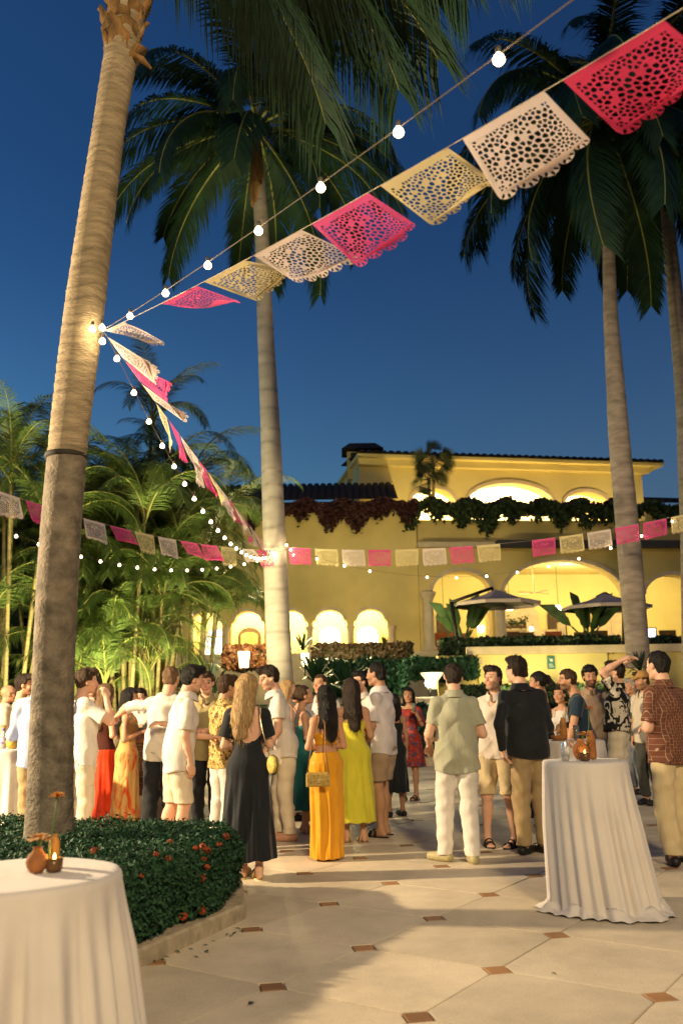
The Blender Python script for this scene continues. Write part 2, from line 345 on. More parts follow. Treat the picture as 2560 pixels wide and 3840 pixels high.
def frondmesh(name, L, n, lf, th0, bend, seed, wid=.035, hang=.5, rr=.022, mats=None, side=.9):
    """a feather leaf: stalk curve with paired leaflets that hang from it"""
    r = random.Random(seed); b = MB(); pts = []; p = np.zeros(3); N = 26
    for i in range(N + 1):
        t = i / N; a = th0 - bend * t ** 1.35; pts.append(p.copy()); p = p + np.array([math.cos(a), .04 * math.sin(3 * t + seed), math.sin(a)]) * L / N
    b.tube(pts, [rr * (1 - .85 * i / N) + .002 for i in range(N + 1)], 5, 1)
    for i in range(n):
        t = .14 + .86 * (i + r.uniform(-.3, .3)) / n; t = min(max(t, 0), .999); q = t * N; k = int(q); c = pts[k] + (pts[min(k + 1, N)] - pts[k]) * (q - k); tg = nrm(pts[min(k + 1, N)] - pts[max(k - 1, 0)]); up = np.cross(tg, [0, 1, 0]) * -1
        if up[2] < 0 and abs(up[2]) > .05: pass
        ln = lf * (math.sin(math.pi * (.12 + .80 * t)) ** .6) * r.uniform(.8, 1.1)
        for sd in (-1, 1):
            d = nrm(tg * (.55 + .5 * t) + np.array([0, sd * side, 0]) + up * (r.uniform(.05, .4))); m_ = c + d * ln * .5 + np.array([0, 0, -hang * ln * .16]); e = c + d * ln * .88 + np.array([0, 0, -hang * ln * r.uniform(.45, .8)]); w = nrm(np.cross(d, up)) * wid * r.uniform(.7, 1.1) * .5
            b.add([c - w * .6, c + w * .6, m_ + w, m_ - w, e], [(0, 1, 2, 3), (3, 2, 4)], 0)
    me = b.mesh(name); [me.materials.append(q) for q in (mats or (M_PLEAF, M_RACH))]; return me
def put_frond(me, parent, base, az, tilt=0., sc=1., roll=0.):
    o = link('frond', me, parent); o.location = Vector(base) - parent.location
    o.rotation_euler = (Matrix.Rotation(az, 3, 'Z') @ Matrix.Rotation(-tilt, 3, 'Y') @ Matrix.Rotation(roll, 3, 'X')).to_euler(); o.scale = (sc,) * 3; return o
def nrm(v): v = np.asarray(v, float); return v / max(np.linalg.norm(v), 1e-9)
def trunk(root, path, rad, m, ring=.10, amp=.03, n=28, step=.035, name='trunk', split=None):
    P = np.array(path); d = np.concatenate([[0], np.cumsum(np.linalg.norm(np.diff(P, axis=0), axis=1))]); T_ = np.arange(0, d[-1], step); rnd = random.Random(3)
    # smooth the path
    X = np.stack([np.interp(T_, d, P[:, i]) for i in range(3)], 1); w = max(1, int(.8 / step)); ker = np.ones(2 * w + 1) / (2 * w + 1)
    X = np.stack([np.convolve(np.pad(X[:, i], w, mode='reflect', reflect_type='odd'), ker, 'valid') for i in range(3)], 1); r0 = np.interp(T_, d, rad)
    V = []; TI = []; ph = [rnd.uniform(0, 6) for _ in range(6)]; sc_ = [0.]
    while sc_[-1] < d[-1] + 1: sc_.append(sc_[-1] + ring * rnd.choice((.55, .75, .9, 1.0, 1.15, 1.5)))
    sc_ = np.array(sc_)
    for q, t in enumerate(T_):
        for j in range(n):
            th = 2 * math.pi * j / n; tt = t + .018 * math.sin(2 * th + ph[0] + t) + .012 * math.sin(3 * th + ph[1] + 2 * t)
            k = max(0, int(np.searchsorted(sc_, tt)) - 1); g = (tt - sc_[k]) / (sc_[k + 1] - sc_[k]); sw = math.sin(k * 12.9898) * 43758.5453; sw -= math.floor(sw); am = amp * (.30 if split is not None and X[q, 2] - root.location[2] < split else 1); edge = max(0, 1 - min(g, 1 - g) / .10) if am == amp else .25 * max(0, 1 - g / .04); TI.append(1 - .34 * edge * (.4 + sw) + .10 * (sw - .5))
            rr = r0[q] * (1 + am * (.3 + sw) * (g ** 2 - .4) + .018 * math.sin(3 * th + ph[2] + .7 * t) + .012 * math.sin(5 * th + ph[3] - 2 * t)); V.append((X[q, 0] + rr * math.cos(th), X[q, 1] + rr * math.sin(th), X[q, 2]))
    q = len(T_); F = [(a * n + j, a * n + (j + 1) % n, (a + 1) * n + (j + 1) % n, (a + 1) * n + j) for a in range(q - 1) for j in range(n)]; F += [tuple(range((q - 1) * n, q * n))]
    V = np.array(V) - np.array(root.location); ix = None
    if split is not None: ix = [1 if V[f[0]][2] < split else 0 for f in F]
    me = npmesh(name, V, F, True, ix); at = me.color_attributes.new('tint', 'FLOAT_COLOR', 'POINT'); at.data.foreach_set('color', np.repeat(np.array(TI, np.float32)[:, None], 4, 1).ravel()); return link(name, me, root, m)

# ------------------------------------------------------------------ palms
def hcrown(c, Y): return A(c[0], c[1], Y)
b0 = A(192, 3120, 6.8); b0 = np.array([b0[0], 6.8, -.05])
lp = empty('palm_tree', b0, 0, 'tall leaning palm with ringed tan trunk and a darker lower stem, in the hedge bed', 'palm tree')
pth = [b0] + [A(x, y, 6.8) for x, y in ((192, 3000), (197, 2528), (222, 2100), (249, 1714), (318, 1143), (352, 880), (406, 490), (450, 212), (485, 40), (505, -100))]
zsp = A(249, 1714, 6.8)[2]
trunk(lp, pth, [.20, .165, .152, .155, .150, .160, .150, .135, .142, .15, .16], [M_TRUNK, M_TRUNK2], .075, .05, 40, .0125, split=zsp + .05)
cband = A(249, 1712, 6.8) - b0
MB().lathe([(.158, -.02), (.163, -.012), (.163, .012), (.158, .02)], 32, tuple(cband)).build('strap', mat('black_strap', (.03, .026, .02), .8), lp)
r_ = random.Random(5)
for q in range(46):   # rough leaf bases and fibre under the crown
    t = q / 46; c = A(450, 240, 6.8) * (1 - t) + A(508, -120, 6.8) * t; az = q * 2.4; rr = .135 + .05 * t; d = np.array([math.cos(az), math.sin(az), 0]); s0 = c + d * rr * .75 - b0; ln = r_.uniform(.10, .30); up = np.array([0, 0, 1.]); out = d * r_.uniform(.10, .5) + up
    w = np.array([-d[1], d[0], 0]) * r_.uniform(.05, .10)
    v = [s0 - w, s0 + w, s0 + nrm(out) * ln * .6 + w * 1.1 + d * .03, s0 + nrm(out) * ln * .6 - w * 1.1 + d * .03, s0 + nrm(out) * ln + w * r_.uniform(-.9, .9) + d * r_.uniform(.01, .05)]
    v += [p - d * .03 for p in v]
    MB().add(v, [(0, 1, 2, 3), (3, 2, 4), (5, 8, 7, 6), (8, 9, 7), (0, 5, 6, 1), (1, 6, 7, 2), (2, 7, 9, 4), (4, 9, 8, 3), (3, 8, 5, 0)]).build('leaf_base', M_BOOT, lp)
for (ax, ay), dx, dz in (((535, 225), .16, -.10), ((396, 60), -.12, .06)):
    s0 = A(ax, ay, 6.75) - b0; MB().tube([s0 + (-.1 if dx > 0 else .1, 0, .06), s0, s0 + (dx * .5, -.02, dz)], [.035, .028, .012], 7).build('leaf_base', M_BOOT, lp)
FR_BIG = [frondmesh('frond', 3.9, 110, .88, th, be, sd, .034, 1.5, .03) for th, be, sd in ((.95, 2.3, 1), (.65, 2.0, 2), (.30, 1.7, 3), (1.15, 1.5, 4))]
top = A(508, -150, 6.8)
for az, v, sc, tl in ((-.08, 0, 1., .12), (.18, 0, 1.06, .15), (.46, 1, 1., .26), (.70, 0, 1.1, .2), (.95, 1, .95, .2), (.30, 1, 1., .0), (.05, 1, 1.1, -.02), (-.02, 1, 1.15, .05), (.24, 0, 1.1, .02), (.02, 2, 1.1, .3), (.55, 0, 1.15, -.02), (.8, 1, 1.1, .0), (.38, 0, 1.2, .1), (.15, 2, 1., .25), (.65, 2, 1.05, .25), (1.1, 2, 1, .2), (1.3, 3, 1, .1), (-.5, 3, 1, .1), (2.2, 3, .8, .3), (3.2, 3, .8, .3), (4.2, 3, .8, .25)):
    put_frond(FR_BIG[v], lp, top + np.array([0, 0, .75]), az, tl + .10, sc)
def royal(name, label, pix, Y, base, rad, crown, n, seed, fr, sc=1., mt=None, droop=0., azs=None):
    b0 = A(base[0], base[1], Y); rt = empty(name, b0, 0, label, 'palm tree')
    pth = [b0] + [A(x, y, Y) for x, y in pix]; trunk(rt, pth, rad, mt or M_ROYAL, .42, .02, 28, .06); rnd = random.Random(seed); c = A(crown[0], crown[1], Y)
    MB().tube([pth[-1] - b0 - (0, 0, .9), pth[-1] - b0 - (0, 0, .4), c - b0 + (0, 0, .2)], [rad[-1] * .98, rad[-1] * 1.22, rad[-1] * .6], 14).build('crown_shaft', M_BOOT, rt)
    for i in range(n):
        az = 2 * math.pi * (i * .381966) + rnd.uniform(-.2, .2) if azs is None else azs[i]; lvl = i / n
        put_frond(fr[min(len(fr) - 1, int(lvl * len(fr)))], rt, c + np.array([0, 0, .1]), az, rnd.uniform(-.15, .15) - droop, sc * rnd.uniform(.88, 1.08), rnd.uniform(-.2, .2))
    return rt
FR_ROY = [frondmesh('frond', 4.0, 140, .80, th, be, sd, .038, .65, .035, side=.85) for th, be, sd in ((-.35, 1.1, 10), (.0, 1.5, 11), (.3, 1.9, 12), (.65, 1.9, 13), (1.05, 1.7, 14))]
g_ = A(1062, 2900, 19); 
royal('palm_tree', 'tall palm with pale smooth trunk behind the crowd where the garlands meet', ((1056, 2640), (1047, 2446), (1033, 2120), (1014, 1631), (991, 1142), (981, 815), (965, 640)), 19, (1062, 2882), [.31, .29, .265, .255, .22, .175, .165, .15], (958, 490), 30, 2, FR_ROY, 1.1)
royal('palm_tree', 'tall grey palm on the raised bed beside the brown patterned shirt', ((2388, 2446), (2363, 2120), (2319, 1630), (2284, 1142), (2282, 980), (2275, 820)), 20, (2392, 2505), [.27, .255, .265, .24, .165, .15, .14], (2262, 450), 38, 5, FR_ROY, 1.3, droop=.22, mt=mat('dim_grey_bark', (.30, .25, .20), .85, .3, 3, .3, 12, stretch=(1, 1, 3)))
royal('palm_tree', 'palm with curving trunk behind the red paper flag at the edge of the garden', ((2590, 2000), (2566, 1480), (2532, 1143), (2500, 816), (2490, 640)), 22, (2600, 2520), [.28, .26, .23, .2, .17, .16], (2475, 380), 34, 9, FR_ROY, 1.3, droop=.2, mt=MATS['dim_grey_bark'])

FR_AR = [frondmesh('frond', 2.1, 66, .48, th, be, sd, .0165, .34, .017, (M_LEAF, M_RACH), .8) for th, be, sd in ((1.4, 1.4, 21), (1.25, 2.1, 22), (1.05, 2.3, 23), (.7, 1.8, 24), (1.4, 2.7, 25))]
def areca(label, px, Y, topy, ncane, seed, spread=.9, low=True, sc=1.):
    rnd = random.Random(seed); g = A(px, 2900, Y); b0 = np.array([g[0], Y, 0]); rt = empty('areca_palm', b0, 0, label, 'palm', 'feathery palms behind the crowd'); H = A(px, topy, Y)[2] - 1.0 * sc
    for c in range(ncane):
        az = rnd.uniform(0, 6.28); h = H * (1 if c == 0 else rnd.uniform(.45, .95)); d = np.array([math.cos(az), math.sin(az) * .7, 0]); s0 = d * rnd.uniform(.05, .35); e = s0 + d * spread * (h / H) * rnd.uniform(.3, 1.0) * (0 if c == 0 else 1) + np.array([0, 0, h])
        mid = (s0 + e) / 2 - d * .15; pts = [(s0 * (1 - t) ** 2 + 2 * mid * t * (1 - t) + e * t * t) for t in np.linspace(0, 1, 9)]
        MB().tube(pts, list(np.linspace(.055, .035, 9)), 7).build('trunk', M_CANE, rt)
        for k in range(rnd.randint(7, 9)): put_frond(FR_AR[rnd.choice((0, 1, 1, 2, 2, 3, 4))], rt, b0 + e - (0, 0, .04 * k), az + k * 2.4 + rnd.uniform(-.3, .3), rnd.uniform(-.2, .15), sc * rnd.uniform(.8, 1.2))
    if low:
        for k in range(4): put_frond(FR_AR[rnd.choice((1, 2, 3, 4))], rt, b0 + np.array([rnd.uniform(-.5, .5), rnd.uniform(-.5, .3), rnd.uniform(.2, 1.6)]), rnd.uniform(0, 6.28), rnd.uniform(-.2, .2), rnd.uniform(.7, 1.1))
areca('feathery palm clump reaching highest of the grove, behind the leaning ringed palm', 520, 22, 1390, 8, 31, 1.5, sc=1.25)
areca('feathery palm clump with yellow canes standing right behind the hugging men', 470, 20.2, 1680, 9, 32, 1.6, sc=1.15)
areca('feathery palm clump nearest the pale smooth palm trunk, fronds lit green by the bulbs', 730, 22, 1640, 8, 33, .9, sc=1.15)
areca('shaded feathery palm clump left of the leaning ringed palm', 20, 19, 1540, 8, 34, 1.2, sc=1.2)
areca('feathery palm clump half hidden behind the leaning ringed trunk', 240, 21, 1600, 8, 35, 1.3, sc=1.2)
areca('low feathery palm clump in front of the small lit arches', 575, 20.5, 1980, 8, 36, 1.0, sc=1.1)
areca('dark feathery palm clump at the foot of the grove beside the red skirt', 330, 20.2, 2020, 8, 37, 1.2, sc=1.1)
areca('tall dim feathery palm clump at the back of the grove', -90, 22, 1490, 7, 38, 1.2, sc=1.2)
areca('bushy feathery palm clump behind the canes of the grove', 590, 23, 1560, 8, 39, 1.4, sc=1.2)
areca('dim bushy feathery palm clump in the shade of the grove', 130, 23, 1800, 8, 40, 1.3, sc=1.2)

# ------------------------------------------------------------------ hedge and kerb
HP = [np.array(q) for q in ((-2.05, 3.35), (-.74, 6.50), (-.87, 7.40), (-3.6, 8.05), (-4.6, 3.35))]      # outline of the bed
def inset(P, d):
    n = len(P); out = []
    ar = sum(P[i][0] * P[(i + 1) % n][1] - P[(i + 1) % n][0] * P[i][1] for i in range(n))
    for i in range(n):
        a, b, c = P[i - 1], P[i], P[(i + 1) % n]; n1 = nrm([-(b - a)[1], (b - a)[0]]); n2 = nrm([-(c - b)[1], (c - b)[0]])
        if ar < 0: n1, n2 = -n1, -n2
        out.append(b + (n1 + n2) * d / (1 + n1 @ n2))
    return out
KO = inset(HP, -.05); KI = inset(HP, .09); n = len(HP)
v = [(*p, z) for P_, z in ((KO, -.05), (KO, .085), (inset(HP, -.035), .10), (KI, .10), (KI, -.05)) for p in P_]
tag(link('kerb', npmesh('kerb', v, [(a * n + i, a * n + (i + 1) % n, (a + 1) * n + (i + 1) % n, (a + 1) * n + i) for a in range(4) for i in range(n)], False), None, M_CONC), kind='structure')
sheet('planting_bed', [(*p, .05) for p in KI], M_SOIL)
hc3 = np.array([-2.6, 5.8, 0]); hedge = empty('hedge', hc3, 0, 'clipped green hedge dotted with orange flowers in the kerbed bed', 'hedge')
HI = inset(HP, .06); HT = .53
def insidev(P, x, y):
    c = np.zeros(len(x), bool)
    for i in range(len(P)):
        a, b = P[i - 1], P[i]; m_ = ((a[1] > y) != (b[1] > y)) & (x < (b[0] - a[0]) * (y - a[1]) / (b[1] - a[1] + 1e-12) + a[0]); c ^= m_
    return c
r = np.random.RandomState(4); lv, ln_ = [], []
def bulge(z): return .045 - .09 * np.clip((z - .43) / .10, 0, 1) ** 2 - .04 * np.clip((.20 - z) / .1, 0, 1)
for i in range(n):
    a, b = HI[i - 1], HI[i]; L = np.linalg.norm(b - a); t_ = nrm(b - a); out = np.array([t_[1], -t_[0]]); out = out if (out @ (a - hc3[:2])) > 0 else -out
    m_ = int(L * .42 * (15000 if i in (1, 2) else 4000)); u = r.uniform(0, L, m_); z = r.uniform(.10, HT, m_); o = bulge(z) + .035 * np.sin(9 * u + 3) * np.sin(11 * z + u) + r.normal(0, .018, m_)
    # rounded corners
    o -= .10 * np.clip((.16 - np.minimum(u, L - u)) / .16, 0, 1) ** 2
    lv.append(np.stack([a[0] + t_[0] * u + out[0] * o, a[1] + t_[1] * u + out[1] * o, z], 1)); ln_.append(np.tile([out[0], out[1], .25], (m_, 1)))
m_ = 95000; x, y = r.uniform(-4.6, -.7, m_), r.uniform(3.3, 8.1, m_); ok = insidev(HI, x, y); x, y = x[ok], y[ok]; ok = (y > 4.9); x, y = x[ok], y[ok]
lv.append(np.stack([x, y, HT - .02 + .03 * np.sin(7 * x + 2) * np.sin(6 * y) + r.normal(0, .02, len(x))], 1)); ln_.append(np.tile([0, 0, 1.], (len(x), 1)))
leafcloud('foliage', np.concatenate(lv) - hc3, np.concatenate(ln_), .0165, M_HEDGE, hedge, 3, .5)
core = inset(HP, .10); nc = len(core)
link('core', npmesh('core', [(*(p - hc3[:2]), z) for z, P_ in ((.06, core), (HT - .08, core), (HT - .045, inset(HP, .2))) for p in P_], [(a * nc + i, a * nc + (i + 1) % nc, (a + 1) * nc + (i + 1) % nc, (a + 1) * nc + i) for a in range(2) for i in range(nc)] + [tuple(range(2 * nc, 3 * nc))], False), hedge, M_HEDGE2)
M_FLO = mat('orange_flower', (.30, .055, .014), .6, .5, 30); fl_p = r.normal(0, 1, (46, 3)); fl_p = fl_p / np.linalg.norm(fl_p, axis=1)[:, None]
fl_me = leafcloud('flower', fl_p * np.array([.032, .032, .024]), fl_p, .011, M_FLO, None, 8, .8, .3); fme = fl_me.data; bpy.data.objects.remove(fl_me)
allp = np.concatenate(lv)
for fx, fy in ((725, 3150), (785, 3165), (795, 3185), (838, 3140), (655, 3195), (860, 3112), (793, 3215), (800, 3240), (786, 3285), (788, 3415), (705, 3460), (345, 3160), (598, 3178), (640, 3130), (560, 3270)):
    d = ray(fx, fy); d = d / np.linalg.norm(d); w = allp - CP; tt = w @ d; dist = np.linalg.norm(w - tt[:, None] * d, axis=1); c_ = np.where(dist < .05)[0]
    if len(c_):
        q = allp[c_[np.argmin(tt[c_])]]; o = link('flower', fme, hedge); o.location = q - d * .012 - hc3; o.scale = (random.uniform(.45, .85),) * 3; o.rotation_euler = (random.uniform(-.6, .6), random.uniform(-.6, .6), random.uniform(0, 6))
# fallen leaves by the kerb
lf_me = npmesh('fallen_leaf', [(-.035, 0, .004), (0, .014, .012), (.04, 0, .006), (0, -.014, .010)], [(0, 1, 2, 3)], False); lf_me.materials.append(M_HEDGE)
for q, (fx, fy) in enumerate(((580, 3605), (625, 3590), (665, 3570), (715, 3560), (770, 3545), (800, 3530), (880, 3500), (905, 3492), (868, 3510), (735, 3590), (775, 3570), (940, 3765), (2075, 3652), (610, 3600), (850, 3505), (893, 3484))):
    o = link('fallen_leaf', lf_me); o.location = G(fx, fy, .004); o.rotation_euler = (random.uniform(-.2, .2), random.uniform(-.2, .2), random.uniform(0, 6)); o.scale = (random.uniform(.45, .9),) * 3
    tag(o, 'small green leaf fallen on the paving' + (' beside the kerb of the hedge' if q not in (11, 12) else ' away from the kerb'), 'leaf', 'fallen leaves by the kerb' if q not in (11, 12) else 'fallen leaves out on the paving')

# ------------------------------------------------------------------ bunting and string lights
def flagshape(seed):
    r = random.Random(seed); Wd, Hh = 1., .80; out = [(0, 0), (1, 0)]
    ns = 5
    for i in range(ns):
        for k in range(7): t = math.pi * k / 6; out.append((1 - (i + .5) / ns + math.cos(t) * .5 / ns * .97, -(Hh - .09) - math.sin(t) * .085))
    holes = []; pts = []; occ = []; lo, hi, yb, yt = .045, .955, -(Hh - .105), -.085
    def ros(cx, cy, R, n, n2=0):         # a flower: centre, petals and an outer ring of cuts
        pts.append((cx, cy, .8)); [pts.append((cx + math.cos(6.2832 * k / n) * R * .45, cy + math.sin(6.2832 * k / n) * R * .45, .70)) for k in range(n)]
        if n2: [pts.append((cx + math.cos(6.2832 * (k + .5) / n2) * R * .85, cy + math.sin(6.2832 * (k + .5) / n2) * R * .85, .74)) for k in range(n2)]
        occ.append((cx, cy, R * (1.1 if n2 else .85)))
    ros(.5, -.43, .16, 8, 13); ros(.21, -.32, .125, 7, 10); ros(.79, -.30, .125, 7, 10); ros(.20, -.58, .095, 7, 0); ros(.80, -.57, .095, 7, 0); ros(.5, -.17, .085, 6, 0); ros(.36, -.645, .06, 5, 0); ros(.64, -.64, .06, 5, 0)
    for q in range(2500):
        x, y, rr = r.uniform(lo, hi), r.uniform(yb, yt), r.uniform(.020, .030)
        if all(math.hypot(x - a, y - b) > c + rr * .6 for a, b, c in occ): occ.append((x, y, rr * .9)); pts.append((x, y, r.uniform(.55, .75)))
    for i, (px_, py_, sh_) in enumerate(pts):      # each cut is the shrunken cell round its point
        poly = [(lo, yb), (hi, yb), (hi, yt), (lo, yt)]
        for j, (qx, qy, _) in enumerate(pts):
            if i == j or abs(qx - px_) + abs(qy - py_) > .4: continue
            nx, ny = qx - px_, qy - py_; c0 = nx * (px_ + qx) / 2 + ny * (py_ + qy) / 2; new = []
            for k in range(len(poly)):
                a, b = poly[k - 1], poly[k]; da, db = nx * a[0] + ny * a[1] - c0, nx * b[0] + ny * b[1] - c0
                if (da > 0) != (db > 0): t = da / (da - db); new.append((a[0] + (b[0] - a[0]) * t, a[1] + (b[1] - a[1]) * t))
                if db <= 0: new.append(b)
            poly = new
            if len(poly) < 3: break
        if len(poly) < 3 or r.random() < .10: continue
        mx = sum(p[0] for p in poly) / len(poly); my = sum(p[1] for p in poly) / len(poly); P_ = [(mx + (x - mx) * sh_, my + (y - my) * sh_) for x, y in poly]; rd_ = []
        for k in range(len(P_)): a, b = P_[k - 1], P_[k]; rd_ += [(a[0] * .72 + b[0] * .28, a[1] * .72 + b[1] * .28), (a[0] * .28 + b[0] * .72, a[1] * .28 + b[1] * .72)]
        holes.append(rd_)
    for i in range(ns):
        cx = (i + .5) / ns
        for k in (-1, 0, 1):
            th = math.pi / 2 + k * .55; bx_, by_ = cx + k * .050, -(Hh - .055) - (.022 if k == 0 else .0); holes.append([(bx_ + math.cos(t) * .027 * math.cos(th) - math.sin(t) * .014 * math.sin(th), by_ + math.cos(t) * .027 * math.sin(th) + math.sin(t) * .014 * math.cos(th)) for t in np.linspace(0, 6.2832, 8)[:-1]])
    return out, holes
f_out, f_holes = flagshape(3); f_me0 = shape2d('flag', f_out, f_holes, 0)
fv = np.array([v.co[:] for v in f_me0.vertices]); ff = [tuple(p.vertices) for p in f_me0.polygons]
def papermat(nm, c):
    m = bpy.data.materials.new(nm); m.use_nodes = True; n = m.node_tree.nodes; k = m.node_tree.links; b = n['Principled BSDF']; b.inputs['Base Color'].default_value = (*c, 1); b.inputs['Roughness'].default_value = .7; b.inputs['Specular IOR Level'].default_value = .2
    t = n.new('ShaderNodeBsdfTranslucent'); t.inputs[0].default_value = (*c, 1); mx = n.new('ShaderNodeMixShader'); mx.inputs[0].default_value = .38; k.new(b.outputs[0], mx.inputs[1]); k.new(t.outputs[0], mx.inputs[2]); k.new(mx.outputs[0], n['Material Output'].inputs[0]); return m
PAP = dict(p=papermat('pink_paper', (.85, .10, .32)), w=papermat('white_paper', (.82, .68, .62)), y=papermat('cream_paper', (.82, .68, .36)), r=papermat('red_pink_paper', (.80, .05, .14)))
M_STR = mat('pale_string', (.6, .5, .38), .8); M_WIRE = mat('light_cable', (.16, .12, .08), .6)
def flag(parent, p0, p1, hgt, phi, Wd, col, seed, curl=.25):
    p0, p1 = np.array(p0), np.array(p1); e = p1 - p0; wl = np.linalg.norm(e); Wd = nrm(Wd); r = random.Random(seed); a = r.uniform(0, 6)
    x, y = fv[:, 0], -fv[:, 1] / .8
    ph = phi + curl * (y ** 1.5) * np.sin(2.2 * x + a) + curl * .5 * (x - .5) * r.uniform(-1, 1)
    bil = (.13 * np.sin(3.0 * x + a + 1.5 * y) + .035 * np.sin(9 * x + 2 * a + 4 * y)) * y
    down = np.array([0, 0, -1.]); V = p0 + np.outer(x, e) + (np.outer(np.cos(ph), down) + np.outer(np.sin(ph), Wd)) * (y * hgt)[:, None] + np.outer(bil * hgt, np.cross(nrm(e), down))
    V -= np.array(parent.location); o = link('flag', npmesh('flag', V, ff, True), parent, PAP[col]); return o
bulb_prof = [(.001, -.045), (.020, -.040), (.031, -.022), (.033, -.004), (.026, .018), (.016, .034), (.014, .042)]
M_BULB = mat('lit_bulb', (1, .85, .6), .3, 0, emit=9, ecol=(1, .80, .48)); M_SOCK = mat('lamp_holder', (.06, .05, .04), .5)
bulb_me = MB().lathe([(a * .80, z_ * .60) for a, z_ in bulb_prof], 10).mesh('bulb'); bulb_me.materials.append(M_BULB); sock_me = MB().lathe([(.011, .026), (.013, .032), (.013, .055), (.006, .062)], 10).mesh('lamp_holder'); sock_me.materials.append(M_SOCK)
def bulbs(root, pts, sc=1., pw=2.7):
    for p in pts:
        o = link('bulb', bulb_me, root); o.location = Vector(np.array(p) - (0, 0, .02 * sc)) - root.location; o.scale = (sc,) * 3
        s_ = link('lamp_holder', sock_me, o); light('bulb_lamp', 'POINT', Vector(np.array(p) - (0, 0, .02 * sc)), pw, (1, .78, .44), .034 * sc)
def sagline(P0, P1, sag, ts): return [np.array(P0) + (np.array(P1) - P0) * t - np.array([0, 0, 4 * sag * t * (1 - t)]) for t in ts]
def lights_thing(label, line, bp, sc=1.0, wm=None):
    rt = empty('string_lights', line[0], 0, label, 'string lights'); MB().tube([np.array(p) - line[0] for p in line], .0028, 5).build('cable', M_WIRE, rt); bulbs(rt, bp, sc); return rt
def garland(label, line): rt = empty('paper_garland', line[0], 0, label, 'garland'); MB().tube([np.array(p) - line[0] for p in line], .0021, 5).build('string', M_STR, rt); return rt
WIND = (.9, .55, .12)
# from the leaning palm towards the viewer
PA = A(385, 1245, 6.7); VA = np.array([.378, -.431, -.031])
def la(k): k = k - .0; return PA + VA * k - np.array([0, 0, .003 * k * (10 - k)])
gA = garland('garland of large cut paper flags running from the leaning palm up over the plaza', [la(k) for k in np.linspace(0, 10, 30)])
for k, (c, ph) in enumerate(zip('wpywpywrw', (1.25, 1.30, 1.22, 1.15, .85, .78, .52, .68, .6))): flag(gA, la(k + .60 if k else .08), la(k + 1.43 if k else .62), .365 if k else .35, ph, (.95, .15 + .1 * (k < 5), .1), c, 50 + k, .22)
PB = A(385, 1240, 6.75); VB = np.array([.371, -.521, -.05])
def lb(k): return PB + VB * k - np.array([0, 0, .003 * k * (10 - k)])
lights_thing('string of bulbs running from the leaning palm up over the plaza', [lb(k) for k in np.linspace(0, 9.5, 30)], [lb(k + .9) for k in range(0, 8)], .95)
# leaning palm to the pale palm
P0, P1 = A(392, 1248, 6.85), A(1012, 2062, 18.8); L = np.linalg.norm(P1 - P0)
gB = garland('garland of cut paper flags seen end-on between the leaning palm and the pale palm', sagline(P0, P1, .05, np.linspace(0, 1, 20)))
nB = int(L / .574)
for k in range(nB):
    a, b = sagline(P0, P1, .05, [(k + .12) * .574 / L, (k + .93) * .574 / L]); flag(gB, a, b, .40, (.9 if k < 3 else .6) + .15 * math.sin(k * 1.7), (.95, .30, .1) if k < 3 else (.45, .9, 0), 'wpwypwwpyw'[k % 10], 80 + k, .14)
P0, P1 = A(398, 1250, 6.9), A(1012, 2082, 18.8); lights_thing('sagging string of bulbs between the leaning palm and the pale palm', sagline(P0, P1, .63, np.linspace(0, 1, 30)), sagline(P0, P1, .63, [.028 + .048 * k for k in range(21)]))
# pale palm to the left
P0, P1 = A(1025, 2064, 18.7), A(0, 1842, 13); L = np.linalg.norm(P1 - P0); lim = 1.35
gC = garland('garland of cut paper flags passing behind the leaning palm towards the feathery palms', sagline(P0, P1, .2, np.linspace(0, lim, 24)))
k = 0
while (k + 1) * .574 / L < lim:
    a, b = sagline(P0, P1, .2, [(k + .16) * .574 / L, (k + .97) * .574 / L]); flag(gC, a, b, .38, .38 + .2 * math.sin(k * 2.1), (.85, -.5, 0), 'wpwywpwypw'[(k + 1) % 10] if k != 3 else 'p', 120 + k, .2); k += 1
lights_thing('string of bulbs hanging under the garland behind the leaning palm', sagline(P0 - (0, 0, .1), P1 - (0, 0, .55), .45, np.linspace(0, lim, 24)), sagline(P0 - (0, 0, .1), P1 - (0, 0, .55), .45, [.02 + .062 * q for q in range(int(lim / .062))]))
# pale palm to the right
P0, P1 = A(1068, 2052, 18.8), A(2560, 1930, 18); L = np.linalg.norm(P1 - P0); lim = 1.2
gD = garland('garland of cut paper flags strung across the front of the hotel', sagline(P0, P1, .3, np.linspace(0, lim, 24)))
k = 0
while (k + 1) * .566 / L < lim:
    if k != 8:
        a, b = sagline(P0, P1, .3, [(k + .14) * .566 / L, (k + .98) * .566 / L]); flag(gD, a, b, .36, .06 + .12 * math.sin(k * 1.3), (.5, .8, 0), 'pywpywpyw'[k % 9] if k < 8 else 'pywp'[(k - 9) % 4], 160 + k, .1)
    k += 1
lights_thing('string of bulbs drooping across the front of the hotel', sagline(P0, P1, .93, np.linspace(0, lim, 24)), sagline(P0, P1, .93, [.083, .153, .218, .362, .435, .510, .586, .664, .739, .818, .895, .972, 1.05, 1.12]))
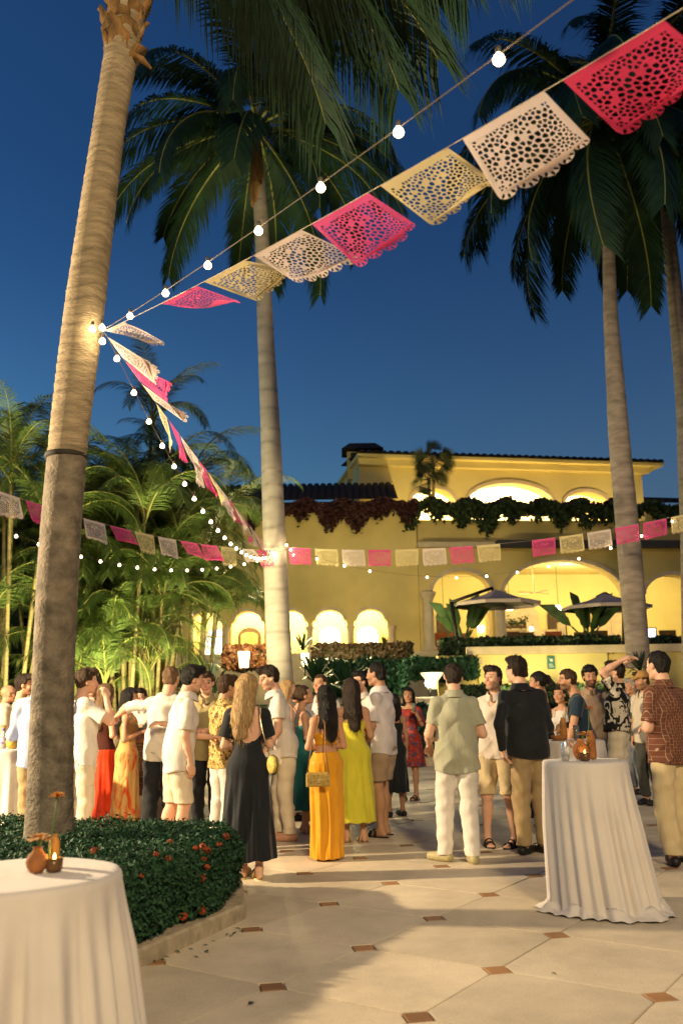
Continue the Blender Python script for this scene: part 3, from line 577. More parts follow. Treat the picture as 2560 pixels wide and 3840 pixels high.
# bulbs gathered round the two trunks where the strings are tied
tb = A(1040, 2062, 18.66); rt = empty('string_lights', tb, 0, 'bundle of bulbs tied round the pale palm trunk', 'string lights')
tie = [tb + np.array([.33 * math.cos(t), .34 - .36 * math.sin(t), .05 * math.sin(3 * t)]) for t in np.linspace(-.6, 3.7, 12)]
MB().tube([p - tb for p in tie], .006, 5).build('cable', M_WIRE, rt); bulbs(rt, [tie[1], tie[3], tie[4] + (0, 0, .12), tie[6], tie[8], tie[7] - (0, 0, .1), tie[10]], 1.1, 6)
tb = A(375, 1243, 6.68); rt = empty('string_lights', tb, 0, 'bulb tied to the leaning ringed trunk', 'string lights'); MB().tube([(-.14, .05, .03), (-.05, .0, .0), (.02, 0, 0)], .006, 5).build('cable', M_WIRE, rt); bulbs(rt, [tb + (.02, -.01, .05), tb + (-.03, -.10, .0), tb + (.03, -.02, -.07)], 1.0, 4)
# ------------------------------------------------------------------ hotel
class Plane:
    def __init__(s, px, Y, yaw):
        p = A(px, 2500, Y); s.o = np.array([p[0], Y]); s.a = yaw; s.u = np.array([math.cos(yaw), math.sin(yaw)]); s.n = np.array([math.sin(yaw), -math.cos(yaw)])
    def uv(s, px, py):
        d = ray(px, py); t = ((s.o - CP[:2]) @ s.n) / (d[:2] @ s.n); q = CP + d * t; return float((q[:2] - s.o) @ s.u), float(q[2])
    def pt(s, u, z, d=0.): q = s.o + s.u * u + s.n * d; return np.array([q[0], q[1], z])
    def M(s, d=0.): q = s.o + s.n * d; return Matrix([[s.u[0], 0, s.n[0], q[0]], [s.u[1], 0, s.n[1], q[1]], [0, 1, 0, 0], [0, 0, 0, 1]])
def place(o, M): o.matrix_basis = Matrix.Translation(-o.parent.location) @ M if o.parent else M
def arch(u0, u1, zb, zs, zc, n=18, sh=0):
    c = (u0 + u1) / 2; h = (u1 - u0) / 2 - sh; r = [(u0, zb), (u1, zb), (u1, zs)]
    if sh: r += [(u1, zs), (u1 - sh * .3, zs + sh * .5), (u1 - sh, zs + sh)][1:]
    z0 = zs + sh
    r += [(c + h * math.cos(math.pi * i / n), z0 + (zc - z0) * math.sin(math.pi * i / n)) for i in range(0 if not sh else 1, n + (0 if sh else 1))]
    if sh: r += [(u0 + sh, z0), (u0 + sh * .3, zs + sh * .5)]
    r += [(u0, zs)] if sh else []
    return r
def wallp(name, pl, outer, holes, th, m, parent, d=0.):
    me = shape2d(name, outer, holes, th); o = link(name, me, parent, m); place(o, pl.M(d - th / 2)); return o
def rect(pl, x0, y0, x1, y1):
    (u0, z1), (u1, z0) = pl.uv(x0, y0), pl.uv(x1, y1); return [(u0, z0), (u1, z0), (u1, z1), (u0, z1)]
def pbox(name, pl, u0, u1, z0, z1, d0, d1, m, parent):
    b = MB(); v = [pl.pt(u, z, d) for z in (z0, z1) for d in (d0, d1) for u in (u0, u1)]; o = np.array(parent.location) if parent else 0
    b.add([q - o for q in v], [(0, 1, 3, 2), (4, 6, 7, 5), (0, 4, 5, 1), (2, 3, 7, 6), (0, 2, 6, 4), (1, 5, 7, 3)]); return b.build(name, m, parent, False)
RP = Plane(1600, 36, R_(6)); LP = Plane(1560, 36, 0.)
hb = A(1700, 2440, 36); hotel = empty('hotel_building', (hb[0], 36, 3.3), 0, 'yellow stucco hotel with lit arches, tiled roof and balconies hung with plants', 'building')
FL = RP.uv(1600, 2445)[1]
# terrace base under the building
base = MB(); base.box((-22, 35.2, 0), (30, 60, FL)); tag(base.build('terrace', M_PALE, None, False), kind='structure')
# right arcade
u = lambda x, y=2300: RP.uv(x, y)[0]; z = lambda y, x=1900: RP.uv(x, y)[1]
zb, z2 = FL + .02, z(2056)
arcs = [(1622, 1842, 2225, 2143), (1888, 2345, 2240, 2102), (2416, 2640, 2250, 2158), (2700, 2950, 2240, 2130)]
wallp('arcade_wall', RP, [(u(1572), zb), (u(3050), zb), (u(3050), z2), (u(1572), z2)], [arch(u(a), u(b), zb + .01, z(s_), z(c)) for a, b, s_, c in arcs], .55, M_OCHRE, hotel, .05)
for a, b, s_, c in arcs[:3]:   # moulding round each arch
    n_ = 20; c0, h = (u(a) + u(b)) / 2, (u(b) - u(a)) / 2; zs, zc = z(s_), z(c); out = [(c0 + (h + .16) * math.cos(math.pi * i / n_), zs + (zc - zs + .16) * math.sin(math.pi * i / n_)) for i in range(n_ + 1)]; inn = [(c0 + (h + .002) * math.cos(math.pi * i / n_), zs + (zc - zs + .002) * math.sin(math.pi * i / n_)) for i in range(n_, -1, -1)]
    wallp('arch_moulding', RP, out + inn, [], .12, M_PALE, hotel, .13)
for cx in (1600, 1866, 2381):   # round columns with capital and base
    q = RP.pt(u(cx), zb, .30) - np.array(hotel.location); hh_ = z(2222) - zb; w = .22 if cx != 2381 else .26
    o = MB().lathe([(w * 1.35, 0), (w * 1.35, .12), (w * 1.15, .16), (w, .22), (w * .92, hh_ - .35), (w * 1.0, hh_ - .30), (w * 1.1, hh_ - .22), (w * 1.45, hh_ - .10), (w * 1.45, hh_)], 20, tuple(q)).build('column', M_PALE, hotel)
pbox('cornice', RP, u(1570), u(3050), z2, z2 + .20, -.4, .35, M_PALE, hotel)
# room behind the arcade
pbox('back_wall', RP, u(1560), u(3050), zb, z2, -6.2, -6.0, M_YEL, hotel); pbox('ceiling', RP, u(1560), u(3050), z2 - .25, z2 - .05, -6.0, -.55, M_YEL, hotel); pbox('side_wall', RP, u(1560), u(1572), zb, z2 - .26, -6.0, -.55, M_YEL, hotel)
pbox('pier', RP, u(1850), u(1882), zb, z(2275), -3.2, -2.8, M_YEL, hotel); pbox('pier', RP, u(2060), u(2074), zb, z(2310), -3.2, -3.0, M_PALE, hotel); pbox('pier', RP, u(2190), u(2215), zb, z(2310), -3.4, -3.1, M_PALE, hotel)
nich = arch(u(1985, 2330), u(2110, 2330), zb + .9, zb + 2.0, zb + 2.9); wallp('niche_trim', RP, [(a * 1.0 + (a - (nich[0][0] + nich[1][0]) / 2) * .18, b + .12 * (b > zb + 1)) for a, b in nich], [], .08, M_PALE, hotel, -5.95)
pbox('bar_counter', RP, u(1950), u(2210), zb, zb + 1.15, -4.6, -4.1, M_PALE, hotel); pbox('shelf', RP, u(1945), u(2100), z(2325), z(2316), -4.4, -3.9, M_DARKW, hotel); pbox('picture', RP, u(2072), u(2112), z(2388), z(2345), -4.05, -4.0, M_GLASS, hotel); pbox('door', RP, u(1620), u(1660), zb, z(2330), -5.95, -5.9, M_GLASS, hotel)
for xx in (1965, 1990, 2020, 2050, 2080):
    q = RP.pt(u(xx), z(2316) - .01, -4.15) - np.array(hotel.location); P_ = np.random.RandomState(xx).normal(0, .14, (60, 3)) + q + (0, 0, .15); leafcloud('shelf_plant', P_, P_ - q, .10, M_GREEN, hotel, xx)
for xx, yy in ((1862, 2338), (1908, 2338), (2062, 2340)):   # table lamps
    q = RP.pt(u(xx), z(yy), -2.6) - np.array(hotel.location); s_ = .16 if xx < 2000 else .10; lo = MB().lathe([(.001, -s_ * .9), (s_ * .8, -s_ * .8), (s_, 0), (s_ * .8, s_ * .8), (.001, s_ * .9)], 14, tuple(q)).build('lamp_shade', mat('lit_globe', (1, .9, .6), .4, 0, emit=9, ecol=(1, .82, .45)), hotel); MB().tube([q - (0, 0, s_), q - (0, 0, z(yy) - zb)], .02, 6).build('lamp_stem', M_PALE, lo)
f0 = RP.pt(u(2070), z2 - .3, -2.2) - np.array(hotel.location); MB().tube([f0, f0 - (0, 0, 1.25)], .022, 6).build('fan_rod', M_PALE, hotel); fb = MB()
for k in range(4): an = k * 1.571 + .5; fb.box((.1, -.07, -.01), (.85, .07, .01)); [fb.v.__setitem__(q, (fb.v[q][0] * math.cos(an) - fb.v[q][1] * math.sin(an) + f0[0], fb.v[q][0] * math.sin(an) + fb.v[q][1] * math.cos(an) + f0[1], fb.v[q][2] + f0[2] - 1.27)) for q in range(len(fb.v) - 8, len(fb.v))]
fb.build('fan_blade', M_PALE, hotel, False)
for uu, pw in ((1700, 190), (1980, 260), (2230, 260), (2480, 330), (2780, 200)): light('arcade_lamp', 'POINT', RP.pt(u(uu), z2 - 1.0, -2.4), pw * .8, (1, .86, .46), .15)
def seat(px, d, m):
    q = RP.pt(u(px), zb, d) - np.array(hotel.location); b = MB(); b.box((-.35, -.3, .2), (.35, .3, .42)); b.box((-.35, .22, .421), (.35, .34, .9)); b.box((-.42, -.3, .2), (-.352, .34, .62)); b.box((.352, -.3, .2), (.42, .34, .62)); b.v = [(x + q[0], y + q[1], z_ + q[2]) for x, y, z_ in b.v]; b.build('armchair', m, hotel, False)
for px, d in ((1680, -2.0), (1770, -2.4), (1960, -1.7), (2030, -2.2), (2130, -1.8), (2260, -2.3), (2300, -1.5), (2500, -2.2), (2570, -1.6)): seat(px, d, M_DARKW if (px // 10) % 3 else mat('rust_fabric', (.22, .07, .03), .8))
for px, d in ((1700, -5.9), (1790, -5.9), (2150, -5.9), (2270, -5.9), (2460, -5.9), (2540, -5.9)): wallp('doorway', RP, arch(u(px) - .45, u(px) + .45, zb + .02, zb + 1.9, zb + 2.35), [], .08, M_DARKW if px in (1790, 2270) else M_PALE, hotel, d)
for px, yy in ((1730, 2290), (2000, 2250), (2200, 2250), (2490, 2290)):
    q = RP.pt(u(px), z(yy), -3.4) - np.array(hotel.location); lo = MB().lathe([(.001, .16), (.10, .12), (.16, -.08), (.001, -.08)], 12, tuple(q)).build('pendant_lamp', MATS['lit_globe'], hotel); MB().tube([q + (0, 0, .16), q + (0, 0, z2 - .25 - z(yy))], .012, 5).build('cord', M_IRON, lo)
# lit screen at the terrace
sc_ = empty('screen', A(2437, 2395, 33), 0, 'bright bluish screen on a stand by the terrace', 'screen'); MB().box((-.24, -.03, -.36), (.24, .03, .40)).build('frame', M_IRON, sc_, False); MB().box((-.19, -.036, -.28), (.19, -.032, .36)).build('panel', mat('screen_glow', (.7, .8, 1), .3, .35, 14, emit=3.2, ecol=(.72, .82, 1)), sc_, False); MB().tube([(0, 0, -.36), (0, 0, -1.0)], .03, 8).build('stand', M_IRON, sc_)
# floor above the arcade: parapet wall, plants, set-back top storey
zt0 = z2 + .2; zpar = z(1945)
wallp('upper_wall', RP, [(u(1420), zt0), (u(3050), zt0), (u(3050), zpar), (u(1420), zpar)], [], .3, M_OCHRE, hotel, -.35)
pbox('balcony_floor', RP, u(1420), u(3050), zpar - .25, zpar - .1, -6, -.66, M_PALE, hotel)
UP = Plane(1600, 40.5, R_(10)); uu_ = lambda x, y=1800: UP.uv(x, y)[0]; zz = lambda y, x=1900: UP.uv(x, y)[1]
zu0, zu1 = zpar - .2, UP.uv(1370, 1728)[1]
ua = [(1540, 1702, 1886, 1832), (1752, 2068, 1888, 1813), (2112, 2270, 1892, 1846)]
zs_ = [UP.uv((a + b) / 2, s_)[1] for a, b, s_, c in ua]; zc_ = [UP.uv((a + b) / 2, c)[1] for a, b, s_, c in ua]
wallp('top_storey_wall', UP, [(uu_(1345), zu0), (uu_(2405), zu0), (uu_(2405), zu1), (uu_(1345), zu1)], [arch(uu_(a), uu_(b), zu0 + .35, s_, c) for (a, b, _, _), s_, c in zip(ua, zs_, zc_)], .7, M_YEL, hotel, 0)
for (a, b, _, _), s_, c in zip(ua, zs_, zc_):
    n_ = 18; c0, h = (uu_(a) + uu_(b)) / 2, (uu_(b) - uu_(a)) / 2; wallp('arch_moulding', UP, [(c0 + (h + .18) * math.cos(math.pi * i / n_), s_ + (c - s_ + .18) * math.sin(math.pi * i / n_)) for i in range(n_ + 1)] + [(c0 + (h + .01) * math.cos(math.pi * i / n_), s_ + (c - s_ + .01) * math.sin(math.pi * i / n_)) for i in range(n_, -1, -1)], [], .1, M_PALE, hotel, .08)
pbox('room_wall', UP, uu_(1345), uu_(2405), zu0, zu1 - .1, -3.2, -3.0, mat('cream_plaster', (.85, .74, .52), .8, .05), hotel); pbox('room_ceiling', UP, uu_(1345), uu_(2405), zu1 - .12, zu1 - .02, -3.0, -.72, MATS['cream_plaster'], hotel)
for a in (1620, 1850, 1970, 2190): light('room_lamp', 'POINT', UP.pt(uu_(a), zu1 - .9, -1.9), 620, (1, .80, .46), .2)
side = Plane(1345, 40.5, 0); pbox('side_wall', UP, uu_(1345) - .02, uu_(1345) + .35, zu0, zu1, -6, -.71, M_YEL, hotel); pbox('side_wall', UP, uu_(2405) - .35, uu_(2405), zu0, zu1, -6, -.71, M_YEL, hotel)
pbox('eave', UP, uu_(1330), uu_(2460), zu1, zu1 + .14, -6.5, .75, M_YEL, hotel); pbox('eave_moulding', UP, uu_(1340), uu_(2420), zu1 - .28, zu1, .003, .40, M_YEL, hotel)
def tiles(name, pl, u0, u1, z0, d0, rise, run, parent, step=.28):
    """rows of half-round clay tiles running up a slope"""
    o = np.array(parent.location); b = MB(); n_ = int((u1 - u0) / step); b.add([pl.pt(q, zz_, d) - o for q, zz_, d in ((u0, z0, d0), (u1, z0, d0), (u1, z0 + rise, d0 - run), (u0, z0 + rise, d0 - run))], [(0, 1, 2, 3)])
    slab_ = b.build(name, M_TILE, parent, False)
    for i in range(n_):
        c = u0 + (i + .5) * step; t = MB(); ring = [(math.cos(math.pi * k / 5) * step * .46, math.sin(math.pi * k / 5) * step * .38) for k in range(6)]
        v = [pl.pt(c + a, z0 + h_ + .01, d0 + .08) - o for a, h_ in ring] + [pl.pt(c + a, z0 + h_ + rise + .01, d0 - run) - o for a, h_ in ring]; t.add(v, [(k, k + 1, k + 7, k + 6) for k in range(5)] + [(5, 4, 3, 2, 1, 0)]); t.build('roof_tile', M_TILE, slab_)
tiles('roof', UP, uu_(1330), uu_(2462), zu1 + .14, .85, .55, 4.5, hotel, .34)
# chimney turret
ct = UP.pt(uu_(1392), zu1 + .1, -2.0) - np.array(hotel.location); b = MB(); b.box((-.75, -.6, -.6), (.75, .6, .75)); b.v = [(x + ct[0], y + ct[1], q + ct[2]) for x, y, q in b.v]; ch = b.build('chimney', M_OCHRE, hotel, False)
b = MB(); b.add([(ct[0] + x, ct[1] + y, ct[2] + q) for x, y, q in ((-1.0, -.85, .85), (1.0, -.85, .85), (1.0, .85, .85), (-1, .85, .85), (-.62, -.5, 1.2), (.62, -.5, 1.2), (.62, .5, 1.2), (-.62, .5, 1.2))], [(0, 3, 2, 1), (4, 5, 6, 7), (0, 1, 5, 4), (1, 2, 6, 5), (2, 3, 7, 6), (3, 0, 4, 7)]).build('chimney_roof', M_TILE, ch, False)
b = MB(); [b.box((ct[0] + a - .12, ct[1] - .66, ct[2] + .1), (ct[0] + a + .12, ct[1] - .605, ct[2] + .68)) for a in (-.45, 0, .45)]; b.build('chimney_vent', M_TILE, ch, False)
# right lower wing of the top floor
pbox('side_wing', UP, uu_(2405) + .05, uu_(2405) + 7, zu0, UP.uv(2480, 1880)[1], -5, -.9, M_OCHRE, hotel); tiles('roof', UP, uu_(2405) + .02, uu_(2405) + 7.2, UP.uv(2480, 1880)[1] + .01, -.3, .75, 2.6, hotel, .34)
# left wing with small arches
v_ = lambda x, y=2300: LP.uv(x, y)[0]; w_ = lambda y, x=1200: LP.uv(x, y)[1]
sm = [(708, 832), (866, 990), (1030, 1152), (1170, 1300), (1326, 1452)]; zl0, zl1 = w_(2482), w_(1905)
wallp('left_wing_wall', LP, [(v_(300), zl0), (v_(1571), zl0), (v_(1571), zl1), (v_(300), zl1)], [arch(v_(a), v_(b), zl0 + .01, w_(2335), w_(2287), 14, .14) for a, b in sm], .5, M_OCHRE, hotel, -.10)
for a, b in sm:
    n_ = 16; c0, h = (v_(a) + v_(b)) / 2, (v_(b) - v_(a)) / 2 - .14; z0_, z1_ = w_(2335) + .14, w_(2287); wallp('arch_moulding', LP, [(c0 + (h + .12) * math.cos(math.pi * i / n_), z0_ + (z1_ - z0_ + .12) * math.sin(math.pi * i / n_)) for i in range(n_ + 1)] + [(c0 + (h + .005) * math.cos(math.pi * i / n_), z0_ + (z1_ - z0_ + .005) * math.sin(math.pi * i / n_)) for i in range(n_, -1, -1)], [], .08, M_PALE, hotel, -.03)
for a in (850, 1010, 1161, 1313, 1465):
    q = LP.pt(v_(a), zl0, .05) - np.array(hotel.location); MB().lathe([(.17, 0), (.17, .1), (.13, .16), (.12, w_(2350) - zl0 - .2), (.18, w_(2350) - zl0 - .05), (.18, w_(2350) - zl0)], 14, tuple(q)).build('column', M_PALE, hotel)
pbox('gallery_wall', LP, v_(300), v_(1558), zl0, w_(2150), -3.4, -3.2, M_YEL, hotel); pbox('gallery_ceiling', LP, v_(300), v_(1558), w_(2200), w_(2190), -3.2, -.7, M_YEL, hotel)
def gdoor(c, hw, zt, m): wallp('gallery_door', LP, arch(v_(c) - hw, v_(c) + hw, zl0 + .1, zt - hw * .8, zt), [], .08, m, hotel, -3.1)
gdoor(906, .50, w_(2325), M_DARKW); wallp('altar_panel', LP, arch(v_(906) - .36, v_(906) + .36, zl0 + .5, w_(2350) - .1, w_(2345)), [], .06, mat('gilded_panel', (.42, .28, .09), .5, .7, 5), hotel, -3.03)
M_LITG = mat('lit_window', (.95, .93, .9), .4, .3, 2.5, emit=2.6, ecol=(1, .95, .88)); M_LITB = mat('lit_blue_window', (.6, .7, .9), .4, .4, 2.5, emit=1.6, ecol=(.75, .85, 1))
for c, hw, m_ in ((770, .42, M_LITB), (1232, .42, M_LITG), (1385, .42, M_LITG)):
    gdoor(c, hw + .10, w_(2325), M_PALE); o = wallp('window', LP, arch(v_(c) - hw, v_(c) + hw, zl0 + .3, w_(2335) - hw * .8, w_(2332)), [], .06, m_, hotel, -3.02)
    for q in (-.14, .14): pbox('glazing_bar', LP, v_(c) + q - .02, v_(c) + q + .02, zl0 + .3, w_(2345), -3.015, -2.97, M_PALE, hotel)
    pbox('glazing_bar', LP, v_(c) - hw, v_(c) + hw, zl0 + 1.25, zl0 + 1.32, -3.012, -2.968, M_PALE, hotel)
for a in (770, 930, 1090, 1235, 1390): light('gallery_lamp', 'POINT', LP.pt(v_(a), w_(2215), -1.7), 400, (1, .86, .45), .15)
# roof and upper wall of the left wing
pbox('attic_wall', LP, v_(700), v_(1490), zl1, w_(1838), -2.5, -2.2, M_OCHRE, hotel); pbox('attic_window', LP, v_(1195), v_(1345), w_(1905), w_(1880), -2.19, -2.15, M_GLASS, hotel)
tiles('roof', LP, v_(690), v_(1512), w_(1850), -1.2, 1.35, 3.0, hotel, .30)
pbox('dark_band', RP, u(1860), u(3050), z(2062), z(2036), .36, .75, mat('band_dark_grey', (.05, .045, .05), .8), hotel)  # dark grey band set before the top of the arcade
# hanging plants on the balconies
def hang(label, pl, x0, x1, ytop, ybot, n, m, seed, d=.3, size=.13, tuft=1.):
    r = np.random.RandomState(seed); u0, u1 = pl.uv(x0, (ytop + ybot) / 2)[0], pl.uv(x1, (ytop + ybot) / 2)[0]; za, zb_ = pl.uv((x0 + x1) / 2, ytop)[1], pl.uv((x0 + x1) / 2, ybot)[1]; rt = empty('hanging_plant', pl.pt((u0 + u1) / 2, zb_, d), 0, label, 'plant')
    uu = r.uniform(u0, u1, n); prof = (.55 + .45 * np.sin(uu * 2.1 + seed) * np.sin(uu * 3.7 + 1) * tuft); t = r.uniform(0, 1, n) ** 1.3; zq = za + .12 * np.sin(uu * 4) - (za - zb_) * t * np.clip(prof + r.normal(0, .12, n), .15, 1.15); dd = d + r.normal(0, .16, n) + .15 * (1 - t)
    P_ = np.stack([pl.o[0] + pl.u[0] * uu + pl.n[0] * dd, pl.o[1] + pl.u[1] * uu + pl.n[1] * dd, zq], 1) - np.array(rt.location); leafcloud('foliage', P_, np.tile([0, -1, .4], (n, 1)), size, m, rt, seed, .6); return rt
hang('dense dark red bougainvillea hanging over the small arches beside the pale palm', LP, 935, 1560, 1893, 1995, 7500, M_BOUG, 3, .35, .10)
hang('dark green planting spilling along the balcony under the lit upper arches', RP, 1500, 2100, 1890, 1990, 5500, M_GREEN, 5, .0, .12)
hang('green planting along the balcony beyond the tall grey palm', RP, 2080, 2900, 1895, 1985, 5000, M_GREEN, 6, .0, .12)
hang('dull reddish flowers among the balcony planting over the big arch', RP, 1540, 2300, 1880, 1925, 1500, M_BOUG, 9, -.1, .11)
for xx in (1480, 1700, 1905, 2130, 2330): light('balcony_uplight', 'SPOT', UP.pt(uu_(xx), zpar + .25, 1.9), 210, (1, .74, .28), .1, UP.pt(uu_(xx), zu1 - .2, .2), 110, .8)
# fan palms on the balcony
def fanpalm(label, px, py0, py1, Y, sc, seed):
    b0 = A(px, py0, Y); rt = empty('fan_palm', b0, 0, label, 'palm tree'); e = A(px, py1, Y) - b0; MB().tube([(0, 0, 0), e * .5 + (.04, 0, 0), e], [.09, .07, .07], 8).build('trunk', M_CANE, rt); rnd = random.Random(seed)
    for k in range(22):
        d = nrm([rnd.gauss(0, 1), rnd.gauss(0, 1), rnd.uniform(-.7, .9)]); c = e + d * .55 * sc; b = MB(); s_ = nrm(np.cross(d, [rnd.gauss(0, 1), rnd.gauss(0, 1), 1.]));
        for q in range(11): an = (q - 5) * .22; dd = d * math.cos(an) + s_ * math.sin(an); w = np.cross(dd, np.cross(d, s_)) * .035 * sc; b.add([c - w * .3, c + dd * .35 * sc - w, c + dd * .72 * sc + (0, 0, -.1), c + dd * .35 * sc + w], [(0, 1, 2, 3)])
        b.tube([e, c], .012, 4); b.build('fan_leaf', M_DHEDGE, rt)
fanpalm('dark fan palm standing tallest before the lit upper arch', 1622, 1890, 1725, 39, .9, 3); fanpalm('shorter dark fan palm beside the taller one on the balcony', 1606, 1890, 1795, 39.2, .8, 5)

# ------------------------------------------------------------------ terraces, hedges, garden in front of the hotel
def tbox(name, lo, hi, m, label=None, cat=None, struct=False):
    o = MB().box(lo, hi).build(name, m, None, False); tag(o, label, cat, kind='structure' if struct else None); return o
def hedgebox(label, px0, px1, yt, yb, Y, n, m, seed, depth=.9, size=.085, grp=None):
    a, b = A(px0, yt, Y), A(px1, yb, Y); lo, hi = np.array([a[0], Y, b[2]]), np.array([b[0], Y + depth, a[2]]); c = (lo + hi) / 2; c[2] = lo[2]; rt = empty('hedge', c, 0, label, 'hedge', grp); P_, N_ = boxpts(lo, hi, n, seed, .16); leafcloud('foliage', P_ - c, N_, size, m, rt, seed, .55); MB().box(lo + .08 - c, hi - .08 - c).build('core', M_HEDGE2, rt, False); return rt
# bank and kerb at the end of the plaza
link_ = lambda nm, pts, f, m: tag(link(nm, npmesh(nm, pts, f, False), None, m), kind='structure')
link_('kerb', [(-16, 20.7, -.02), (16, 20.7, -.02), (16, 20.7, .30), (-16, 20.7, .30), (16, 21.1, .30), (-16, 21.1, .30)], [(0, 1, 2, 3), (3, 2, 4, 5)], M_CONC)
link_('bank', [(-18, 21.1, .2), (18, 21.1, .2), (18, 24.4, 1.0), (-18, 24.4, 1.0), (18, 35.2, 1.35), (-18, 35.2, 1.35)], [(0, 1, 2, 3), (3, 2, 4, 5)], M_LAWN)
tw = A(1790, 2456, 25.5); te = A(2275, 2456, 25.5)
o = tbox('retaining_wall', (tw[0], 25.5, .5), (te[0], 25.9, tw[2]), M_YEL, 'lit yellow garden wall carrying a small teal notice', 'wall'); tbox('wall_coping', (A(1640, 0, 25.45)[0], 25.4, tw[2] + .002), (te[0] + 8, 26.3, tw[2] + .22), M_PALE, 'pale coping slab along the garden wall under the long dark hedge', 'coping')
tbox('retaining_wall', (A(1640, 2456, 25.6)[0], 25.6, .5), (tw[0] - .003, 26, tw[2]), M_OCHRE, 'garden wall beside the yellow one, its shade put into the ochre colour', 'wall'); tbox('retaining_wall', (te[0] + .003, 25.6, .5), (te[0] + 8, 26, tw[2]), M_OCHRE, 'garden wall behind the tall grey palm, its shade put into the ochre colour', 'wall')  # fading light along the wall put into the darker ochre colour
s0 = A(2065, 2482, 25.45); sg = empty('notice', s0 - (0, 0, .2), 0, 'small teal notice with white pictogram on the yellow garden wall', 'sign'); MB().box((-.10, -.012, .0), (.10, .01, .36)).build('board', mat('teal_board', (.02, .17, .15), .5), sg, False); wm = mat('white_print', (.75, .75, .68), .6)
MB().lathe([(.001, -.001), (.045, -.001), (.045, .001), (.001, .001)], 14).build('pictogram', wm, sg).matrix_basis = Matrix.Translation((.01, -.015, .25)) @ Matrix.Rotation(math.pi / 2, 4, 'X'); MB().tube([(-.06, -.015, .32), (-.02, -.015, .24), (.04, -.015, .21)], .009, 5).build('pictogram', wm, sg)
for k in range(3): MB().box((-.07, -.0145, .05 + k * .04), (.07 - .02 * k, -.0125, .065 + k * .04)).build('print_line', wm, sg, False)
s0 = A(1800, 2480, 25.45); MB().box((s0[0] - .06, 25.46, s0[2] - .09), (s0[0] + .06, 25.498, s0[2] + .09)).build('wall_light', M_PALE, None, False); tag(bpy.data.objects['wall_light'], 'small pale fitting on the yellow garden wall behind the short-haired sage shirt', 'fitting')
light('garden_lamp', 'SPOT', A(1905, 2565, 23.9), 140, (1, .85, .35), .08, A(1960, 2500, 25.5), 130, .6); light('garden_lamp', 'SPOT', A(2200, 2565, 23.9), 110, (1, .85, .35), .08, A(2180, 2500, 25.5), 130, .6)
hedgebox('long dark clipped hedge on the coping in front of the big arches', 1662, 2330, 2398, 2448, 25.6, 7000, M_DHEDGE, 11); hedgebox('dark clipped hedge beyond the tall grey palm by the screen', 2420, 2760, 2395, 2520, 25.8, 4500, M_DHEDGE, 12); hedgebox('low dark hedge before the small lit arches', 1180, 1545, 2420, 2468, 29, 4500, mat('brown_leaf', (.045, .028, .014), .6, .5, 20), 13); hedgebox('russet clipped hedge under the dark wooden altar', 838, 1010, 2425, 2500, 27, 3000, mat('russet_leaf', (.10, .035, .014), .6, .6, 20), 14)
hedgebox('dark shrub hedge at the foot of the yellow wall', 1740, 2400, 2580, 2640, 24.4, 5000, M_DHEDGE, 15, .7); hedgebox('green hedge beside the white wall glow', 1500, 1790, 2475, 2540, 25, 3200, M_HEDGE, 16, .6); hedgebox('dim garden hedge behind the laughing man', 1180, 1520, 2480, 2600, 23.5, 4000, M_HEDGE, 17, .8, .08)
hedgebox('dark planting at the end of the plaza behind the red floral dress', 1440, 1700, 2650, 2830, 20.75, 4200, mat('teal_leaf', (.008, .035, .028), .6, .4, 20), 18, .4, .07); hedgebox('dark planting at the end of the plaza behind the grey-haired man', 2150, 2620, 2600, 2830, 21.2, 5200, M_DHEDGE, 19, .5, .07)
# low pale wall, shape standing in for the wall glow
q0 = A(1500, 2610, 22.6); q1 = A(1700, 2650, 22.6); rt = empty('garden_bench', ((q0[0] + q1[0]) / 2, 22.6, q1[2]), 0, 'curved pale stone ledge below the little garden lamp', 'ledge'); MB().tube([(-.75, 0, .1), (-.3, -.12, .12), (.3, -.12, .12), (.8, .05, .1)], .13, 10).build('ledge', M_PALE, rt)
q = A(1620, 2570, 24); rt = empty('wall_glow', q, 0, 'glowing white tapered shape standing in for an uplit patch of wall among the shrubs', 'lamp'); MB().lathe([(.13, -.1), (.13, .0), (.16, .12), (.30, .30), (.30, .33), (.001, .33)], 16).build('shade', mat('uplit_wall_glow', (1, .95, .7), .5, 0, emit=1.1, ecol=(1, .86, .45)), rt)  # glow of an uplit wall put into an added emissive shape
q = A(1612, 2600, 23); rt = empty('path_lamp', q, 0, 'little round garden lamp on a short post', 'lamp'); MB().tube([(0, 0, -.15), (0, 0, .16)], .03, 8).build('post', M_IRON, rt); MB().lathe([(.001, .14), (.10, .17), (.13, .25), (.10, .33), (.001, .36)], 14).build('globe', mat('lit_white_globe', (1, .95, .85), .4, 0, emit=10, ecol=(1, .9, .65)), rt)
light('garden_lamp', 'POINT', q + (0, -.25, .35), 70, (1, .9, .55), .1)
